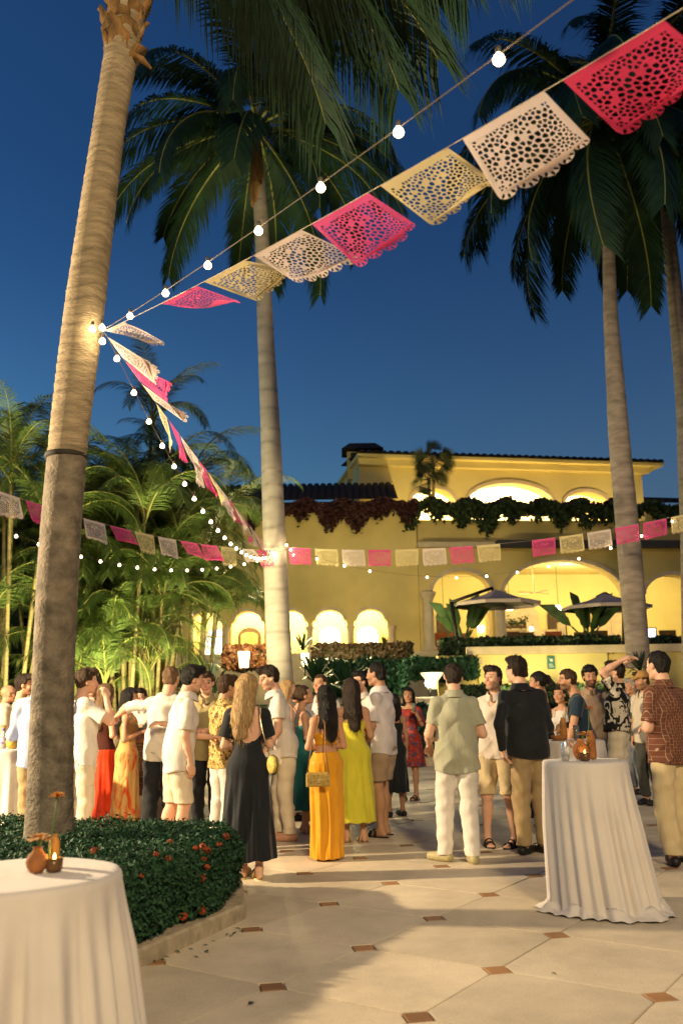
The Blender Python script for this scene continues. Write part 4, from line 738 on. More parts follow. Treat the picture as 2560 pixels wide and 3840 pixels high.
# square lit lanterns and small spots
def lantern(label, px, py, Y, s_, e):
    q = A(px, py, Y); rt = empty('lantern', q - (0, 0, s_), 0, label, 'lantern'); b = MB(); b.add([(x * w, y * w, zq) for zq, w in ((.12 * s_, .36 * s_), (1.6 * s_, .5 * s_)) for x, y in ((-1, -1), (1, -1), (1, 1), (-1, 1))], [(3, 2, 1, 0), (4, 5, 6, 7), (0, 1, 5, 4), (1, 2, 6, 5), (2, 3, 7, 6), (3, 0, 4, 7)]); b.build('shade', mat('lit_lantern', (1, .9, .6), .4, 0, emit=7, ecol=(1, .84, .42)), rt, False); MB().box((-.12 * s_, -.12 * s_, -1.5 * s_), (.12 * s_, .12 * s_, .12 * s_)).build('stem', M_IRON, rt, False); light('garden_lamp', 'POINT', q + (0, -.5, 1.0), e, (1, .82, .36), .12)
lantern('square glowing lantern before the russet hedge', 915, 2468, 26, .30, 620); lantern('glowing lantern just right of the pale palm trunk', 1143, 2468, 26, .22, 560); lantern('small glowing lantern under the low dark hedge', 1228, 2482, 26, .16, 420); lantern('tiny glowing lantern in the garden bushes', 1292, 2497, 26, .10, 300)
# spiky plants
def spiky(label, px, py, Y, R, n, seed, m=None):
    q = A(px, py, Y); rt = empty('spiky_plant', q, 0, label, 'plant'); rnd = random.Random(seed)
    for k in range(n):
        az = k * 2.4; el_ = rnd.uniform(.15, 1.35); d = np.array([math.cos(az) * math.cos(el_), math.sin(az) * math.cos(el_), math.sin(el_)]); s_ = np.array([-math.sin(az), math.cos(az), 0]) * R * .05; m2 = d * R * .6; e = d * R + (0, 0, -.25 * R * math.cos(el_)); MB().add([s_ * .6, -s_ * .6, m2 - s_, m2 + s_, e], [(0, 1, 2, 3), (3, 2, 4)]).build('leaf', m or M_DHEDGE, rt)
spiky('dark cycad beside the pale palm trunk', 1135, 2440, 25, .62, 34, 3); spiky('dark cycad over the low hedge', 1440, 2430, 29.5, .5, 26, 4); spiky('spiky plant at the foot of the tall grey palm', 2400, 2520, 19.6, .55, 30, 5); spiky('spiky plant in the garden left of the pale palm', 1180, 2560, 22, .9, 30, 6, M_HEDGE); spiky('broad green agave behind the laughing man', 1300, 2590, 22, 1.0, 34, 7, M_HEDGE); spiky('spiky plant behind the gold patterned shirt', 800, 2600, 20, .8, 28, 8); spiky('dark cycad near the altar arch', 700, 2600, 21, .9, 30, 9)
def banana(label, px, py, Y, H, n, seed):
    q = A(px, py, Y); rt = empty('banana_plant', q, 0, label, 'plant'); rnd = random.Random(seed); m = mat('banana_leaf', (.05, .10, .03), .5, .4, 4)
    for k in range(n):
        az = rnd.uniform(0, 6.28); up = rnd.uniform(.75, 1.35); d = np.array([math.cos(az) * math.cos(up), .5 * math.sin(az) * math.cos(up), math.sin(up)]); h = H * rnd.uniform(.6, 1); p1 = d * h * .45; p2 = d * h; p3 = d * h * 1.25 + (d[0] * .2, 0, -.12 * h); s_ = nrm(np.cross(d, [0, 1, .2])) * h * .085; b = MB(); b.tube([(0, 0, 0), p1], [.04, .025], 6); b.add([p1, p1 * .7 + p2 * .3 + s_, p2 + s_, p3, p2 - s_, p1 * .7 + p2 * .3 - s_], [(0, 1, 2, 3), (0, 3, 4, 5)]); b.build('leaf', m, rt)
banana('broad-leaved plant under the big cantilever parasol', 1740, 2420, 28, 1.7, 12, 2); banana('broad-leaved plant in front of the biggest arch', 2205, 2410, 28, 1.6, 13, 4)
# cantilever parasols
def parasol(label, Y, mast, el, tip, cen, wpx, hpx, seed):
    b0 = A(mast[0], mast[1], Y); rt = empty('parasol', b0, 0, label, 'parasol'); P3 = lambda q: A(q[0], q[1], Y) - b0; MB().tube([(0, 0, -.6), P3(el)], .06, 8).build('mast', M_IRON, rt); MB().tube([P3(el), P3(tip)], .05, 8).build('arm', M_IRON, rt); MB().tube([P3(tip), P3((tip[0], cen[1] - hpx * .4))], .035, 6).build('hanger', M_IRON, rt)
    c = P3(cen); R = wpx / FPX * Y / 2; b = MB(); ap = c + (0, 0, .42); ring = [c + (R * math.cos(k * math.pi / 4 + .39), R * math.sin(k * math.pi / 4 + .39), 0) for k in range(8)]; mid = [(ap * .5 + q * .5) - (0, 0, .05) for q in ring]; m = mat('mauve_canvas', (.36, .29, .27), .8, .1, 4)
    for k in range(8): b.add([ap, mid[k], mid[(k + 1) % 8]], [(0, 1, 2)]); b.add([mid[k], ring[k], ring[(k + 1) % 8], mid[(k + 1) % 8]], [(0, 1, 2, 3)]); b.add([ring[k], ring[k] - (0, 0, .10), ring[(k + 1) % 8] - (0, 0, .10), ring[(k + 1) % 8]], [(0, 1, 2, 3)])
    b.build('canopy', m, rt, False)
    for k in range(8): MB().tube([ap - (0, 0, .08), mid[k] - (0, 0, .03), ring[k] - (0, 0, .03)], .014, 4).build('rib', M_IRON, rt)
parasol('cantilever parasol with mauve canopy over the first terrace plant', 27.5, (1722, 2410), (1692, 2258), (1846, 2204), (1860, 2262), 330, 30, 1); parasol('cantilever parasol with mauve canopy half behind the tall grey palm', 27.8, (2330, 2410), (2338, 2262), (2266, 2224), (2270, 2275), 330, 26, 2)
# rear boundary of the garden on the left
hedgebox('dark leafy boundary hedge behind the feathery palms', -600, 600, 1900, 2640, 25, 9000, M_DHEDGE, 21, 1.2, .16)

# unseen ground spots added to brighten the palm grove and the pale trunk
for k, (px, Y, tx, ty, pw) in enumerate(((300, 16.4, 380, 1850, 1900), (640, 16.6, 660, 1750, 2300), (60, 16.0, 60, 1800, 900), (990, 17.4, 1030, 2050, 420))):
    g = A(px, 2900, Y); tgt = A(tx, ty, Y + (4.5 if k < 3 else 1.6)); rt = empty('added_ground_spot', (g[0], Y, 0), 0, 'small black ground spot added out of view to light the ' + ('feathery palms behind the red skirt', 'feathery palms behind the gold shirt', 'feathery palms left of the leaning palm', 'pale smooth palm trunk')[k], 'spotlight'); MB().tube([(0, 0, 0), (0, 0, .12)], .02, 6).build('spike', M_IRON, rt); MB().lathe([(.03, .10), (.06, .14), (.07, .24), (.06, .24), (.05, .16), (.001, .15)], 14).build('lamp_head', M_IRON, rt); light('garden_lamp', 'SPOT', (g[0], Y, .32), pw, (1, .88, .48), .08, tgt, 95 if k < 3 else 50, .8)
# ------------------------------------------------------------------ people
SKINS = dict(fair=(.72, .42, .29), tan=(.56, .30, .18), olive=(.46, .25, .145), pale=(.80, .50, .37))
HAIRS = dict(black=(.010, .008, .007), dark=(.026, .016, .010), brown=(.065, .036, .018), light=(.17, .10, .048), blond=(.42, .27, .12), grey=(.36, .33, .29))
def hairmat(c): return mat('hair_' + c, HAIRS[c], .55, .5, 75, .9, 160, stretch=(1, 1, .10), spec=.3)
SKIN = mat('skin', (1, 1, 1), .5, .06, 12, .06, 90, sss=.12, attr='tint', spec=.35)
def nrm(v): v = np.asarray(v, float); return v / max(np.linalg.norm(v), 1e-9)
ARMS = {  # upper-arm and forearm directions, x outward, y forward, z up
    'down': ((.14, -.04, -1), (.04, .22, -1)), 'hang': ((.10, .06, -1), (.02, .34, -1)), 'drink': ((.22, -.04, -1), (-.42, .86, .42)),
    'fold': ((.25, .05, -1), (-.85, .62, .05)), 'hold': ((.2, .1, -1), (-.25, 1, -.12)), 'face': ((.42, .70, -.50), (-.42, -.1, .95)), 'pocket': ((.42, -.35, -1), (-.28, .45, -1)),
    'behead': ((.42, .35, .92), (-.30, -.62, .40)), 'out': ((1, .12, -.16), (.62, .75, -.30)), 'lean': ((.25, .30, -1), (.05, .36, -1)), 'back': ((.32, -.35, -1), (-.62, -.45, .15)),
    'bag': ((.2, .0, -1), (.02, .5, -1)), 'cross': ((.22, .16, -1), (-.72, .75, .30)), 'high': ((.35, .45, -.72), (-.2, .62, .85)), 'paper': ((.16, .04, -1), (.12, .48, -.75))}
def folds(seed, amp, kind):
    a, b, c = [random.Random(seed * 7 + i).uniform(0, 6.28) for i in range(3)]
    if kind == 'shirt':
        rd = lambda q: 2 * np.abs(np.sin(q / 2)) ** .7 - 1
        return lambda X, Y, Z: amp * (.5 * rd(17 * X + 7 * Y + a + 2.6 * np.sin(5 * Z + b)) + .65 * rd(23 * Z + 14 * X * np.sin(c) + 9 * Y + 2 * np.sin(9 * X + a)) * np.sin(7 * X + 5 * Z + c) + .35 * np.sin(34 * X + 22 * Z + b) * np.sin(11 * Y + 8 * Z + a) + .45 * rd(41 * Z + 30 * np.abs(X) + 8 * Y + b + 1.5 * np.sin(13 * X)) * np.clip(np.sin(5 * Z + 9 * X + a), 0, 1))
    if kind == 'leg':
        return lambda X, Y, Z: amp * (.7 * (2 * np.abs(np.sin(14 * Z + 13 * X + 6 * Y + a)) ** .7 - 1) * np.sin(6 * Z + b) + .45 * np.sin(40 * Z - 25 * X + c) * np.sin(13 * Z + a))
    return lambda X, Y, Z: amp * (np.sin(np.arctan2(Y, X) * 9 + 1.6 * np.sin(4 * Z + a) + b) * np.clip((1.02 - Z) / .5, 0.05, 1) + .35 * np.sin(np.arctan2(Y, X) * 21 + c + 2 * Z) * np.clip((1.0 - Z) / .5, 0, 1))
def hand_mesh(wr, d, palm, side, curl, v):
    """palm, four unequal bent fingers and a thumb from the side of the palm"""
    y = nrm(d); z = nrm(np.asarray(palm) - y * (np.asarray(palm) @ y)); x = np.cross(y, z) * 1.0
    if side < 0: x = -x
    F = Fld((-.06, -.05, -.10), (.085, .20, .035), v)
    F.cap((0, -.045, 0), (0, .02, 0), .027, .026, .012, sy=1)
    F.ell((0, .052, 0), (.042, .056, .0165), .014)
    for q, (bx, ln) in enumerate(zip((.030, .0105, -.0095, -.028), (.072, .082, .076, .058))):
        p = np.array([bx, .088 - abs(bx) * .25, 0.]); th = -.15 - .1 * q * 0; s_ = bx * 2.2
        for sg in (.44, .31, .25):
            th -= curl * (.9 if sg == .44 else .75); q2 = p + ln * sg * np.array([s_ * .25, math.cos(th), math.sin(th)]); F.cap(p, q2, .0092, .0080, .004); p = q2
    F.cap((.026, .018, -.004), (.053, .052, -.016), .0135, .0105, .008); F.cap((.053, .052, -.016), (.057, .080, -.030 - .012 * curl), .0105, .0085, .004)
    V, f = F.nets(); return V @ np.stack([x, y, z]) + np.asarray(wr), (f if np.linalg.det(np.stack([x, y, z])) > 0 else f[:, ::-1])
def tuck(V, fields, gap):
    """what lies under a garment is pressed just inside it, so that nothing pokes through the cloth"""
    V = np.array(V, np.float64)
    for S in fields:
        n = np.array(S.D.shape); q = np.round((V - np.array([a[0] for a in S.ax])) / S.v).astype(int); ok = ((q > 0) & (q < n - 1)).all(1); q = np.clip(q, 1, n - 2)
        D = S.D; i, j, k = q.T; g = np.stack([D[i + 1, j, k] - D[i - 1, j, k], D[i, j + 1, k] - D[i, j - 1, k], D[i, j, k + 1] - D[i, j, k - 1]], 1) / (2 * S.v)
        l = np.linalg.norm(g, axis=1); d = D[i, j, k]; ok &= (d > -gap) & (d < gap * 1.3) & (l > .2); V[ok] -= (g[ok] / l[ok, None] ** 2) * (d[ok] + gap)[:, None]
    return V
NP = [0]
def person(label, px, Y, top, yaw, sex='m', skin='fair', hair='short', hc='dark', head=(0, 0), lean=(0, 0), arms=('down', 'down'), feet=((-.10, 0), (.10, 0)), shirt=None, pants=None, dress=None, shoe='loafer', shoec=(.02, .02, .02), far=False, beard=0, headpx=None, xyz=None, glasses=False, name='person', curl=(.5, .5), toe=(12, -12), cap=None, sweep=0.):
    NP[0] += 1; sd = NP[0]; rnd = random.Random(sd * 13); ml = sex == 'm'
    g = A(px, 2900, Y); zt = A(headpx or px, top, Y)[2]; sc = zt / 1.765
    root = empty(name, (g[0], Y, 0), R_(yaw), label, 'person', None, sc)
    vb, vh, vc, vd = (.0125, .0064, .0095, .0052) if not far else (.018, .0092, .015, .008)
    vd /= sc
    lx, ly = lean[0] + rnd.uniform(-.035, .035), lean[1] + rnd.uniform(-.02, .05); head = (head[0] + rnd.uniform(-9, 9), head[1] + rnd.uniform(-7, 3))
    feet = tuple((f_[0] + rnd.uniform(-.025, .025), f_[1] + rnd.uniform(-.05, .05)) + tuple(f_[2:]) for f_ in feet)
    def T(x, y, z): w = max(0, z - .93); return np.array([x + lx * w, y + ly * w, z])
    shw, shr = (.172, .056) if ml else (.142, .045)
    hipx = .088 if ml else .092
    sh = [T(-shw, -.015, 1.388), T(shw, -.015, 1.388)]
    el, wr, hd = [], [], []
    for i, s_ in enumerate((-1, 1)):
        a = arms[i]; u, w = ARMS[a] if isinstance(a, str) else a
        u = nrm(np.array(u) * (s_, 1, 1)); w = nrm(np.array(w) * (s_, 1, 1)); ra = .285 if ml else .27; rf = .25 if ml else .235
        el.append(sh[i] + u * ra); wr.append(el[-1] + w * rf); hd.append(w)
    ank = [np.array([f[0], f[1], .085 + (f[2] if len(f) > 2 else 0)]) for f in feet]
    hip = [np.array([-hipx, 0, .92]), np.array([hipx, 0, .92])]
    knee = [(hip[i] * .48 + ank[i] * .52) + np.array([0, .035, 0]) for i in (0, 1)]
    hc0 = T(0, .012, 1.635); hy, hp = R_(head[0]), R_(head[1])
    HM = np.array(Matrix.Rotation(hy, 3, 'Z') @ Matrix.Rotation(hp, 3, 'X') @ Matrix.Rotation(rnd.uniform(-.10, .10), 3, 'Y')); hc0 = hc0 + HM @ np.array([0, .012, 0])
    def hh(x, y, z): return hc0 + HM @ np.array([x, y, z])
    # ---- body
    F = Fld((-.75, -.42, 0), (.75, .55, 1.56), vb) if max(abs(w[0]) for w in wr) > .42 else Fld((-.44, -.40, 0), (.44, .55, 1.9 if any(w[2] > 1.5 for w in wr) else 1.56), vb)
    if ml:
        F.ell(T(0, -.005, .95), (.158, .112, .13), .05); F.ell(T(0, .008, 1.09), (.142, .102, .16), .06); F.ell(T(0, 0, 1.27), (.168, .112, .18), .06)
    else:
        F.ell(T(0, -.012, .94), (.165, .118, .13), .05); F.ell(T(0, 0, 1.10), (.115, .085, .15), .06); F.ell(T(0, -.005, 1.28), (.136, .092, .16), .05)
        for s_ in (-1, 1): F.ell(T(s_ * .062, .068, 1.275), (.058, .05, .058), .03)
    F.cap(sh[0] * .8 + sh[1] * .2, sh[1] * .8 + sh[0] * .2, shr, shr, .05); F.cap(T(-.075, -.02, 1.425), T(.075, -.02, 1.425), .042, .042, .05); F.cap(T(0, -.02, 1.42), T(0, -.005, 1.55), .05 if ml else .043, .047 if ml else .040, .05)
    arx = (.050, .042, .036, .026) if ml else (.041, .034, .030, .021)
    for i in (0, 1):
        s_ = (-1, 1)[i]
        F.ell(sh[i], (arx[0] * 1.15,) * 3, .03); F.cap(sh[i], el[i], arx[0], arx[1], .03); F.cap(el[i], el[i] * .6 + wr[i] * .4, arx[1] * .95, arx[1] * .92, .02); F.cap(el[i] * .6 + wr[i] * .4, wr[i] + hd[i] * .012, arx[1] * .92, arx[3], .02)
        F.cap(hip[i], knee[i], .088 if ml else .085, .056 if ml else .052, .04); F.cap(knee[i], ank[i], .053 if ml else .048, .036 if ml else .032, .03)
        F.ell(knee[i] * .66 + ank[i] * .34 + np.array([0, -.022, 0]), (.050, .050, .11), .03)
        dr = np.array([math.sin(R_(toe[i])), math.cos(R_(toe[i])), 0])
        z0 = ank[i][2] - .085
        F.cap(ank[i] + dr * -.03 + (0, 0, -.05), ank[i] + dr * .12 + (0, 0, -.062), .032, .022, .03); F.cap(ank[i], ank[i] + dr * .08 + (0, 0, -.05), .034, .028, .03)
        for q in range(5) if shoe not in ('loafer', 'sneaker') else ():
            o = (q - 2) * .016; pr = np.array([dr[1], -dr[0], 0]); F.cap(ank[i] + dr * .11 + pr * o + (0, 0, -.066), ank[i] + dr * (.165 - abs(q - 1.5) * .008) + pr * o + (0, 0, -.070), .0115, .0105, .008)
    V, f = F.nets(); VS, FS = [V], [f]; n0 = len(V)
    # ---- head
    H = Fld(hc0 - .19, hc0 + (.15, .16, .15), vh); nr = .056 if ml else .046
    H.cap(T(0, -.03, 1.455), hh(0, -.022, -.04), nr * 1.05, nr, .03)
    H.ell(hh(0, -.014, .030), (.0765, .097, .086), .02, M=HM.T); H.ell(hh(0, .022, -.042), (.058 if ml else .054, .068, .072), .03, M=HM.T)
    H.ell(hh(0, .064, -.096), (.027 if ml else .021, .020, .020), .022, M=HM.T)
    for s_ in (-1, 1):
        H.ell(hh(s_ * .039, .054, -.028), (.028, .028, .028), .02, M=HM.T); H.cap(hh(s_ * .045, -.01, -.07), hh(s_ * .022, .06, -.094), .018, .016, .02)
        if hair not in ('long', 'bob') or True: H.ell(hh(s_ * .079, -.008, -.006), (.011, .021, .031), .006, M=HM.T)
        H.cap(hh(s_ * .012, .079, .030), hh(s_ * .046, .066, .029), .010 if ml else .007, .009, .012)
        H.ell(hh(s_ * .032, .099, .006), (.017, .014, .0105), .010, True, M=HM.T); H.ell(hh(s_ * .032, .077, .006), (.0135, .0135, .0135), .003, M=HM.T)
    H.cap(hh(0, .084, .016), hh(0, .104 if ml else .100, -.024), .008, .0105 if ml else .009, .010); H.ell(hh(0, .092, -.030), (.016, .011, .009), .008, M=HM.T)
    H.cap(hh(-.017, .082, -.058), hh(.017, .082, -.058), .0085, .0085, .006); H.cap(hh(-.013, .081, -.068), hh(.013, .081, -.068), .009, .009, .006)
    V, f = H.nets(); VS.append(V); FS.append(f + n0); n1 = n0 + len(V)
    for i, s_ in enumerate((-1, 1)):
        pal = np.array([-s_ * .9, -.25, 0]) if abs(hd[i][2]) > .55 else np.array([-s_ * .35, 0, -1.])
        V, f = hand_mesh(wr[i], hd[i], -pal, s_, curl[i], vd if not far else .007); V = (V - wr[i]) * (1 if ml else .92) + wr[i]
        VS.append(V); FS.append(f + n1); n1 += len(V)
    V = np.concatenate(VS); Fc = np.concatenate(FS); me = npmesh('body', V, Fc)
    sk = np.array(SKINS[skin]); C = np.tile(np.append(sk, 1), (len(V), 1)).astype(np.float32); hcol = np.array(HAIRS[hc])
    nh = len(VS[1]); L = (VS[1] - hc0) @ HM; x, y, z = np.abs(L[:, 0]), L[:, 1], L[:, 2]; c = C[n0:n0 + nh]
    bl = np.clip(1.15 - ((x - 0) / .05) ** 2 - ((z + .03) / .05) ** 2, 0, 1) * (y > .05); c[:, :3] = c[:, :3] * (1 - .22 * bl[:, None] * np.array([.1, .8, .7]))
    if beard:
        b = (z < -.036 - .3 * np.clip(.06 - y, 0, .05)) & (y > -.015) & ((x / .024) ** 2 + ((z + .063) / .011) ** 2 > 1) & (z > -.135) & ~((z > -.05) & (x < .012)); c[b, :3] = c[b, :3] * (1 - beard) + hcol * beard * 1.3
    e = ((x - .032) / .0155) ** 2 + ((z - .006) / .0075) ** 2 < 1; e &= y > .055; c[e, :3] = (.07, .045, .035)
    wv = e & (np.abs(x - .032) > .0085); c[wv, :3] = (.42, .33, .28)
    b = (x > .013) & (x < .054) & (np.abs(z - .030 + (x - .03) * .05) < .0065) & (y > .05); c[b, :3] = hcol * .5 + sk * .38
    b = ((x / .025) ** 2 + ((z + .063) / .011) ** 2 < 1) & (y > .06); c[b, :3] = sk * (.82, .55, .55)
    at = me.color_attributes.new('tint', 'FLOAT_COLOR', 'POINT'); at.data.foreach_set('color', C.ravel())
    body = link('body', me, root, SKIN); cloth = []
    if glasses:
        b = MB()
        for s_ in (-1, 1):
            b.lathe([(.001, 0), (.021, .001), (.023, .004), (.021, .007), (.001, .006)], 12); k_ = 12 * 5
            for q in range(len(b.v) - k_, len(b.v)): vx, vy, vz = b.v[q]; b.v[q] = tuple(hh(vx + s_ * .031, .092 + vz, vy * .8 + .008))
            b.tube([hh(s_ * .052, .095, .012), hh(s_ * .078, .06, .014), hh(s_ * .083, 0, .010)], .003, 5)
        b.tube([hh(-.012, .099, .012), hh(.012, .099, .012)], .003, 5); b.build('sunglasses', mat('dark_lens', (.01, .01, .01), .1), root)
    # ---- hair
    if hair != 'bald':
        hm = hairmat(hc); B = Fld(hc0 - (.17, .20, .50 if hair in ('long', 'bob') else .30), hc0 + (.17, .17, .16), .0075 if not far else .010)
        th = {'crop': .008, 'short': .014, 'curly': .022}.get(hair, .012)
        B.ell(hh(0, -.016, .033), (.0765 + th, .097 + th, .086 + th * 1.25), .02, M=HM.T)
        if hair == 'short' or hair == 'curly': B.ell(hh(.015, .055, .10), (.055, .045, .030 + th * .3), .03, M=HM.T)
        if hair in ('short', 'crop', 'curly'): B.ell(hh(0, -.055, -.045), (.060, .045, .05), .03, M=HM.T)
        fz = .062 if hair in ('short', 'curly') else .068
        def face(X, Y, Z):          # keep hair off the face, the ears and (short cuts) the neck
            x = (X - hc0[0]) * HM[0][0] + (Y - hc0[1]) * HM[1][0] + (Z - hc0[2]) * HM[2][0]; y = (X - hc0[0]) * HM[0][1] + (Y - hc0[1]) * HM[1][1] + (Z - hc0[2]) * HM[2][1]; z = (X - hc0[0]) * HM[0][2] + (Y - hc0[1]) * HM[1][2] + (Z - hc0[2]) * HM[2][2]
            f1 = np.minimum(y - .030 + .25 * np.abs(x), fz - z + .15 * np.maximum(.03 - y, 0))     # in front of the temple and under the hairline
            f1 = np.minimum(y - (.028 if hair in ('long', 'bob', 'pony', 'bun') else .036) - .0 * z, fz + .35 * (y - .08) * 0 - z)
            if hair in ('long', 'bob'): return f1
            f2 = np.minimum(np.minimum(y + .022, .012 - z), .2)      # ears stay free
            f3 = np.minimum(-.075 - .25 * (y + .05) - z, .2)         # nape
            return np.maximum(np.maximum(f1, f2), f3)
        if hair in ('long', 'bob'):
            ln = .36 if hair == 'long' else .17
            B.cap(hh(0, -.070, .0), T(sweep * .6, -.095, 1.60 - ln * .6), .080, .088, .05, sy=1.5); B.cap(T(sweep * .6, -.095, 1.60 - ln * .5), T(sweep + .01, -.115, 1.60 - ln), .088, .066, .05, sy=2.2)
            for s_ in (-1, 1): B.cap(hh(s_ * .062, -.02, .03), T(s_ * .085 + sweep * .7, -.055, 1.60 - ln * .75), .034, .030, .04)
        if hair == 'bun': B.ell(hh(0, -.115, .03), (.045, .04, .045), .02, M=HM.T)
        if hair == 'pony':
            B.ell(hh(0, -.112, .045), (.03, .03, .03), .02, M=HM.T); B.cap(hh(0, -.125, .045), hh(.01, -.165, -.06), .030, .040, .02); B.cap(hh(.01, -.165, -.06), hh(.0, -.135, -.24), .040, .022, .03)
        B.clip(lambda X, Y, Z: -np.maximum(-1, -(-face(X, Y, Z))) if False else face(X, Y, Z))
        a = rnd.uniform(0, 6); am = .0045 if hair != 'curly' else .008; fr = 55 if hair in ('long', 'bob', 'pony', 'bun') else 95
        B.warp(lambda X, Y, Z: am * np.sin(fr * X + a + 3 * np.sin(9 * Z + a)) * np.sin(fr * .8 * Y + 2 * np.sin(11 * Z)) + .4 * am * np.sin(150 * X + 40 * Z) * np.sin(130 * Y + (60 if hair == 'curly' else 10) * Z))
        V, f = B.nets()
        if len(V):
            me_ = npmesh('hair', V, f); rs = np.random.RandomState(sd); ns = 260 if far else 700; pk = rs.choice(len(V), min(ns, len(V)), False); NV = np.empty(len(V) * 3, np.float32); me_.vertices.foreach_get('normal', NV); NV = NV.reshape(-1, 3)[pk]; B0 = V[pk]
            lg = hair in ('long', 'bob', 'pony'); dn = np.array([0, 0, -1.]) if lg else np.zeros(3); D_ = dn + NV * (.22 if lg else .9) + rs.normal(0, .16 if lg else .6, B0.shape); D_ /= np.linalg.norm(D_, axis=1)[:, None]; L_ = (rs.uniform(.03, .11, (len(B0), 1)) if lg else rs.uniform(.008, .022 if hair != 'crop' else .010, (len(B0), 1)))
            S_ = np.cross(D_, NV); S_ /= np.maximum(np.linalg.norm(S_, axis=1), 1e-6)[:, None]; w_h = .0022 if lg else .0028; T0 = B0 - NV * .003; Vs = np.stack([T0 - S_ * w_h, T0 + S_ * w_h, T0 + D_ * L_ * .6 + S_ * w_h * .7, T0 + D_ * L_ + NV * L_ * (.0 if lg else .1)], 1).reshape(-1, 3); o_ = len(V)   # loose strands that break the outline
            link('hair', npmesh('hair', np.concatenate([V, Vs]), np.concatenate([f, o_ + np.arange(len(Vs)).reshape(-1, 4)])), root, hm); bpy.data.meshes.remove(me_)
    if cap:
        b = MB(); b.lathe([(.098, 0), (.100, .03), (.085, .075), (.05, .10), (.001, .108)], 20); b.tube([(-.06, .07, .012), (0, .165, .004), (.06, .07, .012)], .012, 6)
        for q in range(len(b.v)): vx, vy, vz = b.v[q]; b.v[q] = tuple(hh(vx, vy * 1.12 - .012, vz + .035))
        b.build('cap', cap, root)
    # ---- clothes
    def torso(F, inf, k=.05):
        if ml:
            F.ell(T(0, -.005, .95), (.163 + inf, .117 + inf, .15), k); F.ell(T(0, .008, 1.09), (.150 + inf, .108 + inf, .18), k); F.ell(T(0, 0, 1.27), (.172 + inf, .115 + inf, .185), k)
        else:
            F.ell(T(0, -.012, .94), (.167 + inf, .120 + inf, .14), k); F.ell(T(0, 0, 1.10), (.117 + inf, .087 + inf, .16), k); F.ell(T(0, -.005, 1.28), (.138 + inf, .094 + inf, .165), k)
            for s_ in (-1, 1): F.ell(T(s_ * .062, .068, 1.275), (.06 + inf * .6, .052 + inf * .6, .06), .03)
    if shirt:
        st = dict(hem=.80, sl=.62, inf=.010, m=None, fold=.013, collar=True, neck=.0, lon=0); st.update(shirt)
        ext = max(.52, max(abs(q[0]) for q in wr + el) + .1) if st['lon'] or st['sl'] > .3 else .4
        S = Fld((-ext, -.42, st['hem'] - .05), (ext, .50, max(1.52, max(q[2] for q in el + (wr if st['lon'] else [])) + .12)), vc); inf = st['inf']
        torso(S, inf)
        for i in (0, 1):   # the loose body of the shirt falls straight
            S.cap(T((-.09, .09)[i], 0, 1.22), np.array([(-.085, .085)[i] + lx * .05, .004, st['hem'] - .02]), .088 + inf, .094 + inf * 1.8, .05)
        S.cap(sh[0] * .85 + sh[1] * .15, sh[1] * .85 + sh[0] * .15, shr + .010, shr + .010, .04)
        if not st.get('tank'):
            S.cap(T(-.07, -.02, 1.432), T(.07, -.02, 1.432), .050, .050, .04)
            for i in (0, 1):
                S.ell(sh[i], (arx[0] * 1.12 + .008,) * 3, .03)
                if st['lon']:
                    S.cap(sh[i], el[i], .058, .050, .03); S.cap(el[i], wr[i] - hd[i] * (.25 * (1 - st['lon'])), .052, .040, .025, flat=True)
                else:
                    e_ = sh[i] + (el[i] - sh[i]) * st['sl']; S.cap(sh[i], e_, .058 if ml else .05, .071 if ml else .054, .03, flat=True)
        S.warp(folds(sd, st['fold'], 'shirt')); hem = st['hem']; hc_ = .03 * (sd % 3 - 1) if not ml else 0
        S.clip(lambda X, Y, Z: hem + .06 * (np.abs(X) / .17) ** 2 * st.get('curve', .4) - Z)
        S.ell(T(0, .016, 1.527), (.063, .060 + st['neck'], .078), .012, True)
        if st['neck']: S.ell(T(0, .10, 1.46), (.05, .06, .10), .015, True)
        cloth.append(S); V, f = S.nets(); so = link('shirt' if not st.get('jacket') else 'jacket', npmesh('shirt', V, f), root, st['m'])
        if st['collar']:
            b = MB(); pr = []
            for q in range(26):
                th = math.pi * (.56 + q / 25 * 1.88); pr.append(th)
            vv, ff = [], []
            for q, th in enumerate(pr):
                cx, cy = math.cos(th), math.sin(th)
                for r_, z_, d_ in ((.066, 1.500, 0), (.073, 1.515, .0), (.080, 1.508, .0), (.104, 1.448, .0)):
                    front = max(0, cy) ** 2; vv.append(T(cx * r_, cy * r_ * .95 - .006 + front * .03, z_ - front * .045))
            for q in range(25):
                for j in range(3): ff.append((q * 4 + j, q * 4 + j + 1, q * 4 + 5 + j, q * 4 + 4 + j))
            b.add(vv, ff); b.build('collar', st['m'], so)
    if pants:
        pt = dict(cut=.10, inf=.012, m=None, waist=1.04, flare=0, fold=.010); pt.update(pants)
        Pn = Fld((-.36, -.34, pt['cut'] - .03), (.36, .34, pt['waist'] + .02), vc); i0 = pt['inf']
        Pn.ell(T(0, -.008, .95), (.160 + i0 * .3, .114 + i0 * .3, .16), .04)
        for i in (0, 1):
            lo = ank[i] + (knee[i] - ank[i]) * max(0, (pt['cut'] - .085) / .42) if pt['cut'] < .5 else knee[i]
            Pn.cap(hip[i] + (0, -.008, 0), knee[i], .086 + i0, .064 + i0 * 1.2, .02); Pn.cap(knee[i], ank[i] + (0, -.012, -.10), .064 + i0 * 1.2, .046 + i0 * 1.4 + pt['flare'], .02)
        Pn.warp(folds(sd + 40, pt['fold'], 'leg')); ct, ws = pt['cut'], (min(pt['waist'], shirt.get('hem', .80) + .10) if shirt else pt['waist']); Pn.clip(lambda X, Y, Z: np.maximum(ct - Z, Z - ws))
